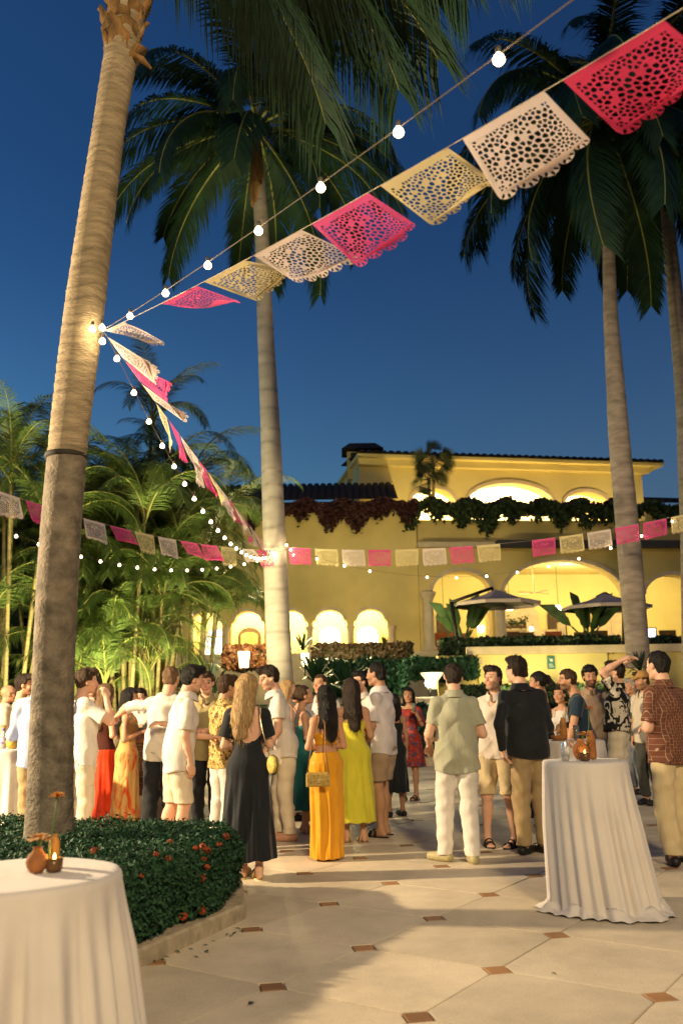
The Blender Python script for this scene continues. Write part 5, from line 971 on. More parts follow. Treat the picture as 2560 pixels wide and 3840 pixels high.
        V, f = Pn.nets(); V = tuck(V, cloth, .006); cloth.append(Pn); link('shorts' if ct > .3 else 'trousers', npmesh('trousers', V, f), root, pt['m'])
    if dress:
        d = dict(m=None, front=1.36, back=1.33, hem=.12, flare=.30, inf=.010, straps=True, waist=1.07, pleat=.012, sl=0, skirt=None, gap=None); d.update(dress)
        S = Fld((-max(.5, d['flare'] + .1), -max(.36, d['flare'] + .08), d['hem'] - .03), (max(.5, d['flare'] + .1), max(.36, d['flare'] + .08), 1.50), vc); torso(S, d['inf'], .04)
        wz, hz, fl = d['waist'] - .12, d['hem'], d['flare']
        def skirt(X, Y, Z):
            t = np.clip((wz - Z) / (wz - hz), 0, 1); r = np.minimum(.118 + (d['waist'] - Z) * .55, .178) * (1 - t) + np.maximum(fl, .1) * t; ya = .76 + .12 * t; w = np.maximum(0, Z - .93)
            return np.maximum((np.sqrt((X - lx * w) ** 2 + ((Y + .006) / ya) ** 2) - r) * .9, Z - d['waist'])
        S.put(skirt, (-fl, -fl, hz - .05), (fl, fl, wz + .14), .05); sl_ = (d['front'] - d['back']) / .2
        zf = (d['front'] + d['back']) / 2
        if d['sl']:
            for i in (0, 1):
                e_ = sh[i] + (el[i] - sh[i]) * d['sl']; S.ell(sh[i], (.062,) * 3, .03); S.cap(sh[i], e_, .066, .074, .03, flat=True)
        S.warp(folds(sd, d['pleat'], 'skirt'))
        if d['sl']: S.clip(lambda X, Y, Z: np.minimum(Z - (zf + sl_ * np.clip(Y - ly * .3, -.1, .1)), .115 - np.abs(X)))
        else: S.clip(lambda X, Y, Z: Z - (zf + sl_ * np.clip(Y - ly * .3, -.1, .1) - .5 * np.maximum(np.abs(X) - .12, 0)))
        S.clip(lambda X, Y, Z: hz + .008 * np.sin(9 * np.arctan2(Y, X)) - Z)
        if d['gap']:
            ga, gb = d['gap']; S.clip(lambda X, Y, Z: np.minimum(Z - ga, gb - Z))
        cloth.append(S); V, f = S.nets(); do = link('dress', npmesh('dress', V, f), root, d['m'])
        if d['skirt']:
            do.data.materials.append(d['skirt']); zc = np.array([p.center.z for p in do.data.polygons]); do.data.polygons.foreach_set('material_index', (zc < d['waist'] - .10).astype(np.int32))
        if d['straps']:
            for s_ in (-1, 1):
                MB().tube([T(s_ * .068, .112, 1.32), T(s_ * .075, .088, 1.38), T(s_ * .08, .04, 1.445), T(s_ * .082, -.015, 1.463), T(s_ * .08, -.06, 1.42), T(s_ * .072, -.088, 1.33), T(s_ * .065, -.084, min(1.3, d['back'] - .01))], .0075, 6).build('strap', d['m'], do)
    if cloth:
        co = np.empty(len(me.vertices) * 3, np.float32); me.vertices.foreach_get('co', co); me.vertices.foreach_set('co', tuck(co.reshape(-1, 3), cloth, .010).astype(np.float32).ravel()); me.update()
    # ---- shoes
    if shoe:
        sm = mat('shoe_%.2f_%.2f_%.2f' % tuple(shoec), shoec, .5, .1, 30)
        for i in (0, 1):
            dr = np.array([math.sin(R_(toe[i])), math.cos(R_(toe[i])), 0]); pr = np.array([dr[1], -dr[0], 0]); a0 = ank[i]; zb = a0[2] - .085
            S = Fld((a0[0] - .2, a0[1] - .2, zb - .09), (a0[0] + .2, a0[1] + .26, zb + .14), .008 if not far else .011)
            if shoe in ('loafer', 'sneaker'):
                S.cap(a0 + dr * -.045 + (0, 0, -.045), a0 + dr * .05 + (0, 0, -.045), .043, .046, .02); S.cap(a0 + dr * .05 + (0, 0, -.045), a0 + dr * .165 + (0, 0, -.052), .046, .036, .02)
                if shoe == 'sneaker': S.cap(a0 + (0, 0, -.02), a0 + dr * .06 + (0, 0, -.025), .042, .040, .02)
                S.clip(lambda X, Y, Z: zb + .002 - Z)
                S.cap(a0 + (0, 0, .05), a0 + (0, 0, -.035), .036, .034, .008, sub=True)
                V, f = S.nets(); link('shoe', npmesh('shoe', V, f), root, sm)
            else:
                th = .022 if shoe == 'sandal' else .05 if shoe == 'platform' else .012
                S.cap(a0 + dr * -.05 + (0, 0, -.083), a0 + dr * .04 + (0, 0, -.083), .036, .040, .02); S.cap(a0 + dr * .04 + (0, 0, -.083), a0 + dr * .15 + (0, 0, -.083), .040, .042, .02)
                tp = .012 if shoe == 'sandal' else .006
                S.clip(lambda X, Y, Z: np.maximum((zb - (th - .02)) - Z if shoe != 'heel' else zb - .006 - Z, Z - (zb + tp)))
                V, f = S.nets(); so = link('shoe', npmesh('shoe', V, f), root, sm); b = MB()
                for o, hgt, w in ((.115, .052, .014), (.055, .075, .014)) if shoe == 'sandal' else ((.11, .046, .02), (-.01, .115, .006)) if shoe == 'heel' else ((.09, .07, .03),):
                    for q in range(-1, 2): b.tube([a0 + dr * (o + q * w) + pr * (.046 * math.cos(t)) + np.array([0, 0, -.080 + hgt * math.sin(t)]) for t in np.linspace(0, math.pi, 9)], .0075, 5)
                if shoe == 'heel': b.tube([a0 + dr * -.05 + (0, 0, -.085), a0 + dr * -.055 + (0, 0, -.085 - .07)], [.022, .018], 8)
                b.build('strap', sm, so)
    return root, dict(wr=wr, hd=hd, el=el, sh=sh, sc=sc, T=T)
def wpt(root, p):
    c, s_ = math.cos(root.rotation_euler[2]), math.sin(root.rotation_euler[2]); k = root.scale[0]; return np.array([root.location[0] + k * (p[0] * c - p[1] * s_), root.location[1] + k * (p[0] * s_ + p[1] * c), root.location[2] + k * p[2]])
def cloth_m(name, col, rough=.8, var=.08, fine=True): return mat(name, col, rough, var, 6, .30, 9, spec=.2, sheen=.15, stretch=(3, 3, .9))
# ------------------------------------------------------------------ who stands where
c_ = cloth_m
WHITE = c_('white_linen', (.67, .62, .56)); CREAM = c_('cream_cotton', (.66, .57, .43)); LAV = c_('lilac_white_linen', (.62, .57, .58)); SAGE = c_('sage_linen', (.37, .37, .27)); BLACK = c_('black_cloth', (.012, .014, .018), .75); KHAKI = c_('khaki_cotton', (.33, .235, .12)); BEIGE = c_('beige_cotton', (.52, .41, .24)); TAUPE = c_('taupe_cotton', (.40, .33, .26)); BLUE = c_('pale_blue_cotton', (.36, .42, .62)); OLIVE = c_('olive_cotton', (.30, .25, .12)); NAVY = c_('navy_rib', (.018, .035, .060)); TEAL = c_('teal_satin', (.012, .13, .14), .5); LIME = c_('lime_cotton', (.60, .55, .045)); ORANGE = c_('marigold_satin', (.66, .30, .015), .45); RED = c_('red_satin', (.62, .045, .008), .5); MAROON = c_('maroon_cloth', (.055, .012, .006)); GREYD = c_('charcoal_cotton', (.06, .06, .055)); GREY = c_('grey_denim', (.26, .27, .29)); TAN = c_('tan_cotton', (.34, .24, .16)); RCREAM = c_('straw_cotton', (.60, .48, .28))
GOLD = pattern('gold_print', [(.10, .05, .015), (.50, .33, .10), (.60, .45, .2), (.24, .12, .035)], 26, 'noise'); DYE = pattern('tie_dye', [(.62, .07, .02), (.62, .33, .10), (.55, .36, .14), (.66, .14, .04)], 5, 'dye', stretch=(1.6, 1.6, .6)); FLORAL = pattern('red_floral', [(.05, .06, .12), (.30, .025, .012), (.42, .05, .02), (.13, .14, .22)], 17, 'noise'); BWP = pattern('black_cream_print', [(.012, .012, .012), (.62, .55, .44), (.012, .012, .012)], 7.5, 'noise', stops=[0, .50, .62]); GEO = pattern('brown_geometric', [(.155, .055, .032), (.12, .045, .028), (.42, .28, .19)], 11, 'brick'); DPRINT = pattern('dark_print', [(.02, .012, .01), (.45, .36, .25), (.30, .10, .08)], 16, 'noise')
P = person
S = lambda m, **k: dict(m=m, **k)
P('man with shaved head and sunglasses in pale shirt, behind the table with the water bottle', 5, 12, 2566, -70, hair='bald', skin='tan', glasses=True, shirt=S(CREAM), pants=S(KHAKI), far=True)
P('dark-haired man in taupe t-shirt looking past the leaning palm', 72, 10.9, 2527, -80, skin='tan', hc='dark', headpx=85, shirt=S(TAUPE, collar=False), pants=S(GREY), arms=('fold', 'fold'), beard=.3, far=True)
P('man in pale blue shirt with his back turned, half behind the leaning palm', 140, 9.2, 2500, 5, hc='brown', shirt=S(BLUE, lon=1), pants=S(KHAKI), arms=('fold', 'fold'))
P('man in white shirt and cream trousers lifting a hand to his face', 312, 9.3, 2505, -62, hc='brown', headpx=290, shirt=S(WHITE, sl=.75, collar=False), pants=S(CREAM), arms=('down', 'face'), lean=(-.10, 0), head=(-5, 0))
P('short-haired man in dark printed shirt behind the lifted hand', 338, 11.2, 2532, 165, hc='brown', shirt=S(DPRINT), pants=S(BLACK), arms=('drink', 'hold'), beard=.4, far=True)
r5, d5 = P('woman with long light-brown hair in maroon top and red skirt carrying a basket bag', 385, 11, 2562, -38, 'f', hair='long', hc='light', headpx=398, dress=S(MAROON, skirt=RED, front=1.34, back=1.28, hem=.10, flare=.27, straps=False, waist=1.06), arms=('bag', 'drink'), shoe='heel', shoec=(.5, .35, .2))
r6, d6 = P('woman with long black hair in orange tie-dye dress holding a drink', 476, 10.6, 2578, -82, 'f', 'tan', 'long', 'black', dress=S(DYE, front=1.38, back=1.34, hem=.06, flare=.21, pleat=.008), arms=('hold', 'drink'), shoe='heel', shoec=(.4, .3, .2))
P('man in white shirt facing out behind the orange tie-dye dress', 528, 12.6, 2580, 175, hc='dark', shirt=S(WHITE), pants=S(BLACK), arms=('drink', 'down'), far=True)
P('fair-haired man in white shirt and black trousers with one arm stretched out', 602, 9.9, 2497, -8, hc='light', headpx=632, hair='crop', shirt=S(WHITE, sl=.95, collar=False), pants=S(BLACK, inf=.014), arms=('out', 'back'), lean=(.12, .05))
r8, d8 = P('dark-haired man in white linen shirt and white shorts with one arm hanging', 664, 8.9, 2492, -70, hc='black', headpx=712, shirt=S(WHITE, hem=.76, sl=.8, inf=.022), pants=S(CREAM, cut=.50, inf=.022), arms=('hold', ((.10, -.10, -1), (.02, .22, -1))), lean=(0, .16), head=(0, -12), shoe='loafer', shoec=(.6, .5, .35), skin='fair', feet=((-.09, -.06), (.09, .06)))
P('brown-haired man in olive shirt and black trousers facing out', 778, 10.3, 2517, 172, hc='brown', headpx=772, shirt=S(OLIVE, neck=.03), pants=S(BLACK), arms=('fold', 'fold'), head=(25, 0))
r10, d10 = P('man in gold printed shirt and white trousers wearing a watch', 834, 9.4, 2530, -52, hc='brown', headpx=842, glasses=True, shirt=S(GOLD, sl=.7), pants=S(WHITE, inf=.008), arms=('hang', ((.18, .05, -1), (.05, .15, -1))), skin='tan', shoe='sneaker', shoec=(.7, .65, .55))
r11, d11 = P('woman with long blond hair in black backless dress and cream platform sandals', 930, 7.9, 2524, 4, 'f', 'fair', 'long', 'blond', headpx=925, dress=S(BLACK, front=1.40, back=1.13, hem=.17, flare=.25, sl=.72, pleat=.013, straps=False, waist=1.08), arms=('fold', 'cross'), shoe='platform', shoec=(.62, .52, .30), head=(-30, 0), feet=((-.05, .05), (.09, -.02)), sweep=-.075)
r12, d12 = P('dark-haired man in white shirt and cream trousers leaning in with a card in his hand', 1075, 10, 2495, 98, hc='dark', headpx=1005, shirt=S(WHITE, hem=.80, neck=.02), pants=S(CREAM, cut=.07), arms=('paper', 'hold'), lean=(0, .24), head=(8, -14), shoe='loafer', shoec=(.50, .26, .17), beard=.35, feet=((-.08, -.05), (.10, .06)))
P('woman with blond bob behind the white shirts', 1080, 11.6, 2548, -70, 'f', hair='bob', hc='blond', dress=S(TAUPE, front=1.4), arms=('fold', 'fold'), far=True)
P('dark-haired woman behind the blond bob', 1122, 12.4, 2568, 150, 'f', 'tan', 'bun', 'dark', dress=S(BLACK), far=True)
r14, d14 = P('woman with tied-back brown hair in teal dress looking up', 1140, 10.5, 2570, -75, 'f', 'tan', 'bun', 'brown', headpx=1168, dress=S(TEAL, front=1.34, back=1.26, hem=.28, flare=.22, pleat=.008), arms=('fold', 'fold'), head=(5, 16), shoe='heel', shoec=(.55, .47, .38))
P('short-haired man in pale grey shirt facing the orange dress', 1210, 11.7, 2527, 150, hair='crop', hc='brown', shirt=S(LAV), pants=S(GREY), head=(-10, 0), skin='tan', far=True)
r16, d16 = P('woman with long black hair in marigold two-piece dress with hands clasped', 1222, 8.75, 2567, 28, 'f', 'tan', 'long', 'black', headpx=1240, dress=S(ORANGE, front=1.36, back=1.24, hem=.02, flare=.168, gap=(1.075, 1.145), waist=1.08, pleat=.013), arms=('fold', 'fold'), head=(10, 5), shoe=None)
r17, d17 = P('woman with long brown hair in lime yellow dress seen from behind', 1328, 9.75, 2541, 6, 'f', 'tan', 'long', 'dark', headpx=1318, dress=S(LIME, front=1.36, back=1.26, hem=.22, flare=.235, pleat=.007), arms=('fold', 'drink'), shoe='heel', shoec=(.50, .40, .28), head=(-12, 0))
r18, d18 = P('man in white shirt raising a drink behind the lime dress', 1362, 11.4, 2517, 130, hc='black', glasses=True, shirt=S(WHITE), pants=S(BLACK), arms=('high', 'fold'), beard=.3, far=True)
r19, d19 = P('laughing man in lilac white shirt, taupe shorts and black sandals', 1440, 10.15, 2482, 66, hc='black', hair='crop', headpx=1412, shirt=S(LAV, hem=.80, sl=.85, inf=.016), pants=S(TAN, cut=.55, inf=.022), arms=(((.10, .08, -1), (.02, .50, -1)), 'fold'), skin='olive', shoe='sandal', shoec=(.015, .013, .012), lean=(0, .06), head=(8, -4), feet=((-.09, -.03), (.09, .05)), beard=.25)
r20, d20 = P('woman with long black hair in short red floral dress lifting a drink', 1540, 13.7, 2577, 158, 'f', 'olive', 'long', 'black', dress=S(FLORAL, front=1.42, back=1.42, hem=.52, flare=.24, sl=.95, straps=False), arms=('high', 'down'), shoe='sandal', shoec=(.02, .02, .02), head=(20, 0))
P('man in sage green shirt and white trousers with his back turned', 1712, 8.55, 2484, 2, hc='dark', hair='crop', headpx=1728, shirt=S(SAGE, hem=.76, sl=.72, inf=.018, fold=.013), pants=S(WHITE, cut=.06, inf=.016), arms=(((.30, -.10, -1), (-.10, .75, -.35)), ((.26, -.05, -1), (-.45, .9, .1))), shoe='loafer', shoec=(.38, .33, .17), feet=((-.16, .06), (.09, -.10)), toe=(-45, -4))
r22, d22 = P('man in cream button shirt, beige shorts and black sandals talking', 1868, 9.35, 2497, 150, hc='dark', headpx=1880, shirt=S(c_('cream_seersucker', (.62, .54, .46)), hem=.84, sl=.7, neck=.03), pants=S(BEIGE, cut=.50, inf=.022), arms=('pocket', 'back'), beard=.45, head=(-8, 4), shoe='sandal', shoec=(.02, .016, .014), feet=((-.14, .02), (.12, .05)), toe=(14, -34), skin='fair')
P('man in black jacket and khaki trousers with his back turned', 1990, 8.85, 2460, 12, hc='dark', headpx=1938, shirt=S(BLACK, lon=1, jacket=True, hem=.83, inf=.016, fold=.008), pants=S(KHAKI, cut=.08, inf=.014), arms=('pocket', 'fold'), lean=(-.08, 0), head=(35, 0), shoe='loafer', shoec=(.012, .012, .014), toe=(50, -10))
P('woman with dark ponytail behind the black jacket', 2048, 10.6, 2517, 78, 'f', 'tan', 'pony', 'black', dress=S(BLACK, front=1.42, back=1.4), arms=('fold', 'fold'), far=True)
r25, d25 = P('bearded man in navy ribbed t-shirt leaning on the far table', 2205, 10.55, 2506, 82, hc='brown', hair='crop', headpx=2168, shirt=S(NAVY, collar=False, hem=.84, inf=.004, fold=.006), pants=S(CREAM), arms=('lean', 'fold'), lean=(0, .22), head=(0, -6), beard=.75, skin='tan')
P('man with dark curly hair and beard facing out behind the navy t-shirt', 2232, 11.6, 2496, 168, hc='black', hair='curly', beard=.8, headpx=2222, shirt=S(TAN), pants=S(BLACK), skin='tan', far=True)
P('person in white top with an arm held out over the far table', 2118, 11.9, 2572, 140, 'f', 'tan', 'bun', 'dark', dress=S(WHITE, front=1.42, back=1.42, hem=.4), arms=('fold', ((.9, .35, .02), (.9, .5, .1))), far=True)
P('person in black and cream printed shirt with both hands behind the head', 2326, 10.9, 2478, 62, hc='dark', headpx=2308, shirt=S(BWP, hem=.97, sl=.75, inf=.022), pants=S(CREAM, waist=1.04, inf=.016), arms=('behead', 'behead'), head=(10, 0), lean=(0, -.06))
P('grey-haired man in charcoal shirt and grey trousers', 2388, 14, 2543, 108, hc='grey', shirt=S(GREYD, lon=.4), pants=S(GREY), arms=('fold', 'down'), far=True, skin='tan')
P('man in tan cap behind the grey-haired man', 2436, 12.6, 2516, 120, hc='brown', cap=c_('tan_cap', (.45, .25, .08)), shirt=S(CREAM), pants=S(GREYD), beard=.5, far=True, skin='tan')
P('man in brown geometric shirt and straw trousers with black loafers', 2512, 8.25, 2438, 34, hc='black', headpx=2540, hair='crop', shirt=S(GEO, hem=.80, sl=.82, inf=.02), pants=S(RCREAM, cut=.09, inf=.02), arms=('fold', 'fold'), head=(-5, 0), shoe='loafer', shoec=(.012, .012, .014), toe=(40, 10))
P('woman in black dress standing behind the lilac white shirt', 1478, 11.8, 2600, 10, 'f', 'olive', 'bob', 'black', dress=S(BLACK, hem=.35, flare=.2), far=True)

# ------------------------------------------------------------------ bags, cups, cards
M_GLS = mat('clear_cup', (.9, .9, .85), .08, .02, trans=.85, spec=.5)
def cup(label, root, d, i, drink=(.6, .35, .1)):
    q = wpt(root, d['wr'][i] + d['hd'][i] * .095); rt = empty('drink_cup', q - (0, 0, .05), 0, label, 'cup'); MB().lathe([(.028, 0), (.035, .115), (.033, .115), (.027, .006), (.001, .006)], 14).build('cup', M_GLS, rt); MB().lathe([(.001, .008), (.026, .008), (.031, .075), (.001, .075)], 12).build('drink', mat('drink_%.1f' % drink[0], drink, .2, .1), rt)
cup('clear cup held by the woman in orange tie-dye', r6, d6, 1); cup('clear cup held by the woman in red skirt', r5, d5, 1); cup('clear cup raised by the man behind the lime dress', r18, d18, 0, (.7, .6, .5)); cup('cup held by the woman in the red floral dress', r20, d20, 0, (.8, .7, .6)); cup('clear cup held against the lime dress', r17, d17, 1, (.75, .7, .6))
def strapline(root, a, b, top, rad, m, parent): MB().tube([np.array(p) - np.array(parent.location) for p in (a, a * .5 + top * .5 + (0, -.01, 0), top, b * .5 + top * .5 + (0, -.01, 0), b)], rad, 5).build('strap', m, parent)
# basket in the hand of the red skirt
q = wpt(r5, d5['wr'][0] + d5['hd'][0] * .10); rt = empty('basket_bag', q - (0, 0, .30), .3, 'woven brown basket bag hanging from her hand beside the red skirt', 'bag'); M_WOV = mat('woven_straw', (.17, .10, .035), .8, .5, 60, .6, 120, stretch=(1, 1, 3)); b = MB(); b.add([(x * w, y * w * .5, zq) for zq, w in ((0, .085), (.02, .10), (.20, .115), (.20, .105), (.03, .09)) for x, y in ((-1, -1), (0, -1.3), (1, -1), (1, 1), (0, 1.3), (-1, 1))], [(a * 6 + i, a * 6 + (i + 1) % 6, (a + 1) * 6 + (i + 1) % 6, (a + 1) * 6 + i) for a in range(4) for i in range(6)] + [(5, 4, 3, 2, 1, 0), (24, 25, 26, 27, 28, 29)]); b.build('basket', M_WOV, rt, False); MB().tube([(-.09, 0, .19), (-.06, 0, .27), (0, 0, .31), (.06, 0, .27), (.09, 0, .19)], .008, 6).build('handle', M_WOV, rt)
# round bag of the black dress
q = A(1024, 2868, 7.74); M_YB = mat('yellow_straw', (.55, .42, .09), .6, .3, 40, .4, 90); rt = empty('shoulder_bag', q, R_(-58), 'round yellow straw bag hanging on a chain at the black dress', 'bag'); b = MB(); b.lathe([(.001, -.032), (.055, -.030), (.072, -.022), (.076, 0), (.072, .022), (.055, .030), (.001, .032)], 24); b.v = [(z_, x, y) if False else (x, z_, y) for x, y, z_ in b.v]; b.build('pouch', M_YB, rt); MB().tube([(.077 * math.cos(t), 0, .077 * math.sin(t)) for t in np.linspace(0, 6.2832, 25)], .006, 5).build('rim', mat('dark_trim', (.05, .04, .02), .6), rt)
sp = wpt(r11, d11['sh'][1] + (-.03, -.02, .075)); M_CH = mat('gold_chain', (.6, .45, .25), .35, .2, 60, metal=.8); qa = q + (0, 0, .075); cha = MB().tube([Vector(p) - Vector(q) for p in (qa + (-.03, -.02, 0), (qa * .5 + sp * .5) + (-.02, -.13, 0), sp + (-.005, -.055, .0), sp + (0, .01, .02))], .0055, 5); co = cha.build('chain', M_CH, rt); co.matrix_basis = Matrix.Rotation(R_(58), 4, 'Z')
# gold bag of the marigold dress
q = A(1192, 2925, 8.52); M_GB = mat('gold_straw', (.42, .28, .07), .5, .35, 50, .4, 100); rt = empty('shoulder_bag', q, R_(8), 'small tan woven box bag on a long strap at the marigold dress', 'bag'); b = MB(); b.add([(x, y, zq) for x in (-.105, .105) for y, zq in ((-.045, -.05), (-.05, .0), (-.045, .045), (0, .065), (.045, .045), (.05, 0), (.045, -.05), (0, -.06))], [(i, (i + 1) % 8, 8 + (i + 1) % 8, 8 + i) for i in range(8)] + [tuple(range(7, -1, -1)), tuple(range(8, 16))]); b.build('pouch', M_GB, rt, False); MB().add([(-.1, -.055, -.005), (.1, -.055, -.005), (.1, -.052, .05), (-.1, -.052, .05), (-.1, 0, .07), (.1, 0, .07)], [(0, 1, 2, 3), (3, 2, 5, 4)]).build('flap', M_GB, rt, False); MB().box((-.012, -.064, -.02), (.012, -.055, .012)).build('clasp', M_CH, rt, False)
sp = wpt(r16, d16['sh'][0] + (.05, -.0, .06)); M_LS = mat('tan_leather', (.25, .12, .04), .5); MB().tube([Matrix.Rotation(R_(-8), 3, 'Z') @ (Vector(p) - Vector(q)) for p in (q + (-.10, 0, .04), (q * .5 + sp * .5) + (-.06, -.10, 0), sp + (-.01, -.05, 0), sp + (.03, 0, .01))], .006, 5).build('strap', M_LS, rt); sp2 = wpt(r16, d16['sh'][0] + (.07, -.11, -.02)); MB().tube([Matrix.Rotation(R_(-8), 3, 'Z') @ (Vector(p) - Vector(q)) for p in (q + (.10, 0, .04), q * .5 + sp2 * .5 + (.04, -.09, 0), sp2 + (.0, -.04, 0), sp + (.03, -.02, .01))], .006, 5).build('strap', M_LS, rt)
# card in the white shirt's hand
q = wpt(r12, d12['wr'][0] + d12['hd'][0] * .12); rt = empty('card', q, R_(4), 'white card with a round dark emblem held by the leaning white-shirted man', 'card'); b = MB(); b.box((-.03, -.006, -.075), (.23, .004, .07)); b.v = [(x, y, zq + x * .28) for x, y, zq in b.v]; b.build('card_stock', mat('white_card', (.72, .66, .58), .6), rt, False); MB().lathe([(.001, -.001), (.026, -.001), (.026, .001), (.001, .001)], 18).build('emblem', mat('dark_print_ink', (.08, .07, .07), .6), rt).matrix_basis = Matrix.Translation((.09, -.0085, .02)) @ Matrix.Rotation(math.pi / 2, 4, 'X')
# watches
for nm, (rr, dd, ii) in dict(a=(r10, d10, 1), b=(r19, d19, 0)).items():
    w = dd['wr'][ii]; h_ = dd['hd'][ii]; a = nrm(np.cross(h_, [1, .3, 0])); bb = np.cross(h_, a); MB().tube([w + (a * math.cos(t) + bb * math.sin(t)) * .033 - h_ * .01 for t in np.linspace(0, 6.2832, 17)], .010, 6).build('wristwatch', BLACK, rr)

# ------------------------------------------------------------------ tables
M_CLOTH = mat('white_tablecloth', (.62, .57, .53), .8, .05, 4, .10, 40, spec=.2, sheen=.2)
ZT = float(A(2192, 2850, 6.62)[2])
def table(label, cl, c, R, seed, hemr, nf=11, fa=.045, pool=0., n=220, rows=46, ZT=ZT, skew=0.):
    t = empty('cocktail_table', (c[0], c[1], 0), 0, label, 'table'); MB().lathe([(R - .01, ZT - .035), (R - .006, ZT - .03), (R - .006, ZT - .008), (R - .01, ZT - .004), (.001, ZT - .004)], 36).build('tabletop', M_DARKW, t); MB().lathe([(.04, .03), (.035, ZT - .035)], 12).build('post', M_IRON, t); MB().lathe([(.24, 0), (.24, .015), (.05, .035)], 24).build('base', M_IRON, t)
    r = random.Random(seed); V = []; ph = [r.uniform(0, 6.28) for _ in range(8)]
    def fold(th, k):
        s_ = math.sin(nf * th + ph[0] + 1.3 * math.sin(2 * th + ph[1]) + .5 * math.sin(5 * th + ph[2])); s2 = math.sin((nf * 2 - 3) * th + ph[3] + .8 * math.sin(3 * th + ph[4]))
        return (2 * abs(math.sin((nf * th + ph[0] + 1.3 * math.sin(2 * th + ph[1])) / 2)) ** .6 - 1.2) * (.55 + .45 * math.sin(3 * th + ph[4])) + .4 * s2 + .25 * s_
    prof = [(0.0, 0)] + [(R * q, 0) for q in (.4, .75, .92)] + [(R + .002, -.003), (R + .010, -.014)]
    for q in range(rows): tt = (q + 1) / rows; prof.append((None, tt))
    for q, (rad, tz) in enumerate(prof):
        for j in range(n):
            th = 2 * math.pi * j / n
            if rad is None:
                tt = tz; rr = R + .012 + (hemr - R) * (tt ** 1.25) + fa * fold(th, tt) * min(1, tt * 2.4) ** 1.1 * (1 + .25 * math.sin(3 * tt + th)); zz_ = ZT - .014 - (ZT - .018) * min(1, tt / (1 - pool * .5))
                if pool and tt > 1 - pool: k = (tt - 1 + pool) / pool; rr += .10 * k ** 1.5 * (.6 + .4 * math.sin(3 * th + ph[5])); zz_ = max(.008, .05 * (1 - k) * (1 + .7 * math.sin(9 * th + ph[6])) + .012 * abs(math.sin(14 * th + 6 * k)) + .006)
                V.append((rr * math.cos(th) + skew * tt ** 1.5, rr * math.sin(th), zz_))
            else: V.append((rad * math.cos(th), rad * math.sin(th), ZT + tz + (.0015 * math.sin(5 * th) if rad else 0)))
    q = len(prof); F = [(a * n + j, (a + 1) * n + j, (a + 1) * n + (j + 1) % n, a * n + (j + 1) % n) for a in range(q - 1) for j in range(n)]
    o = link('tablecloth', npmesh('tablecloth', V, F), None, M_CLOTH); o.location = (c[0], c[1], .0); tag(o, cl, 'tablecloth'); return t
cR = A(2190, 2850, 6.62); cL = A(72, 3276, 3.95); ZL = float(cL[2]); cBL = A(38, 2790, 9.9); cBR = A(2150, 2750, 9.75)
table('tall round table under the long white cloth with the silver can on it', 'long white cloth puddling on the paving round the table with the silver can', cR, .285, 2, .365, 14, .024, .10, skew=.085, n=360)
table('tall round table beside the hedge, under a cream white cloth', 'white cloth over the table beside the hedge, below the marigold and votive', cL, .405, 5, .525, 15, .036, ZT=ZL, n=320)
table('tall round table behind the leaning palm under a bright white cloth', 'bright white cloth on the table with the water bottle behind the leaning palm', cBL, .30, 7, .37, 9, .03); table('tall round table by the navy t-shirt under a white cloth', 'white cloth on the table by the man in navy', cBR, .30, 9, .37, 9, .03)

M_TERRA = mat('terracotta', (.30, .115, .035), .8, .3, 12, .3, 60); M_AMB = mat('amber_ceramic', (.42, .19, .04), .5, .3, 9, .2, 50); M_YV = mat('yellow_clay', (.55, .38, .08), .6, .2, 9); M_MARI = mat('marigold_petal', (.78, .33, .03), .6, .3, 40); M_PEACH = mat('peach_petal', (.72, .42, .17), .7, .25, 20); M_STEM = mat('green_stem', (.07, .13, .03), .6); M_FLAME = mat('candle_flame', (1, .7, .2), .5, 0, emit=14, ecol=(1, .62, .18)); M_WAX = mat('candle_wax', (.75, .55, .25), .5, .05, emit=.35, ecol=(1, .55, .12))
def vase(name, label, p, prof, m, cat='vase', handle=None):
    rt = empty(name, p, 0, label, cat); MB().lathe(prof, 28).build('body', m, rt)
    if handle:
        for s_ in handle: MB().tube([(s_ * a, 0, zq) for a, zq in ((.045, .118), (.072, .135), (.078, .11), (.062, .085))], .007, 6).build('handle', m, rt)
    return rt
ROUND = [(.001, 0), (.038, .002), (.062, .035), (.070, .068), (.060, .105), (.032, .130), (.027, .150), (.032, .158), (.026, .158), (.020, .140), (.001, .13)]
BOTTLE = [(.001, 0), (.034, .002), (.038, .02), (.038, .13), (.034, .16), (.022, .185), (.020, .20), (.016, .20), (.001, .19)]
def bloom(label, p, stem, R, m, seed, n=5, tilt=(0, 0), name='flower'):
    rt = empty(name, p, 0, label, 'flower'); tip = np.array([tilt[0], tilt[1], stem]); MB().tube([(0, 0, -.10), tip * .5 + (.006, 0, 0), tip], .0032, 5).build('stem', M_STEM, rt); rnd = random.Random(seed); b = MB()
    for ring, (rr, k, up) in enumerate(((R, 11, .15), (R * .85, 10, .5), (R * .62, 8, .9), (R * .4, 6, 1.3))):
        for q in range(k):
            an = 6.2832 * q / k + ring * .4 + rnd.uniform(-.15, .15); d = np.array([math.cos(an), math.sin(an), 0]); s_ = np.array([-d[1], d[0], 0]) * rr * .34; c = tip + (0, 0, ring * R * .07); e = c + d * rr + (0, 0, up * rr * .55 + rnd.uniform(-.1, .1) * rr); m2 = c + d * rr * .6 + (0, 0, up * rr * .5); b.add([c, m2 - s_, e - s_ * .75, e + d * rr * .08, e + s_ * .75, m2 + s_], [(0, 1, 2, 3, 4, 5)])
    b.build('petals', m, rt); MB().lathe([(.001, -R * .5), (R * .16, -R * .35), (R * .22, 0), (.001, .01)], 10, tuple(tip)).build('calyx', M_STEM, rt); return rt
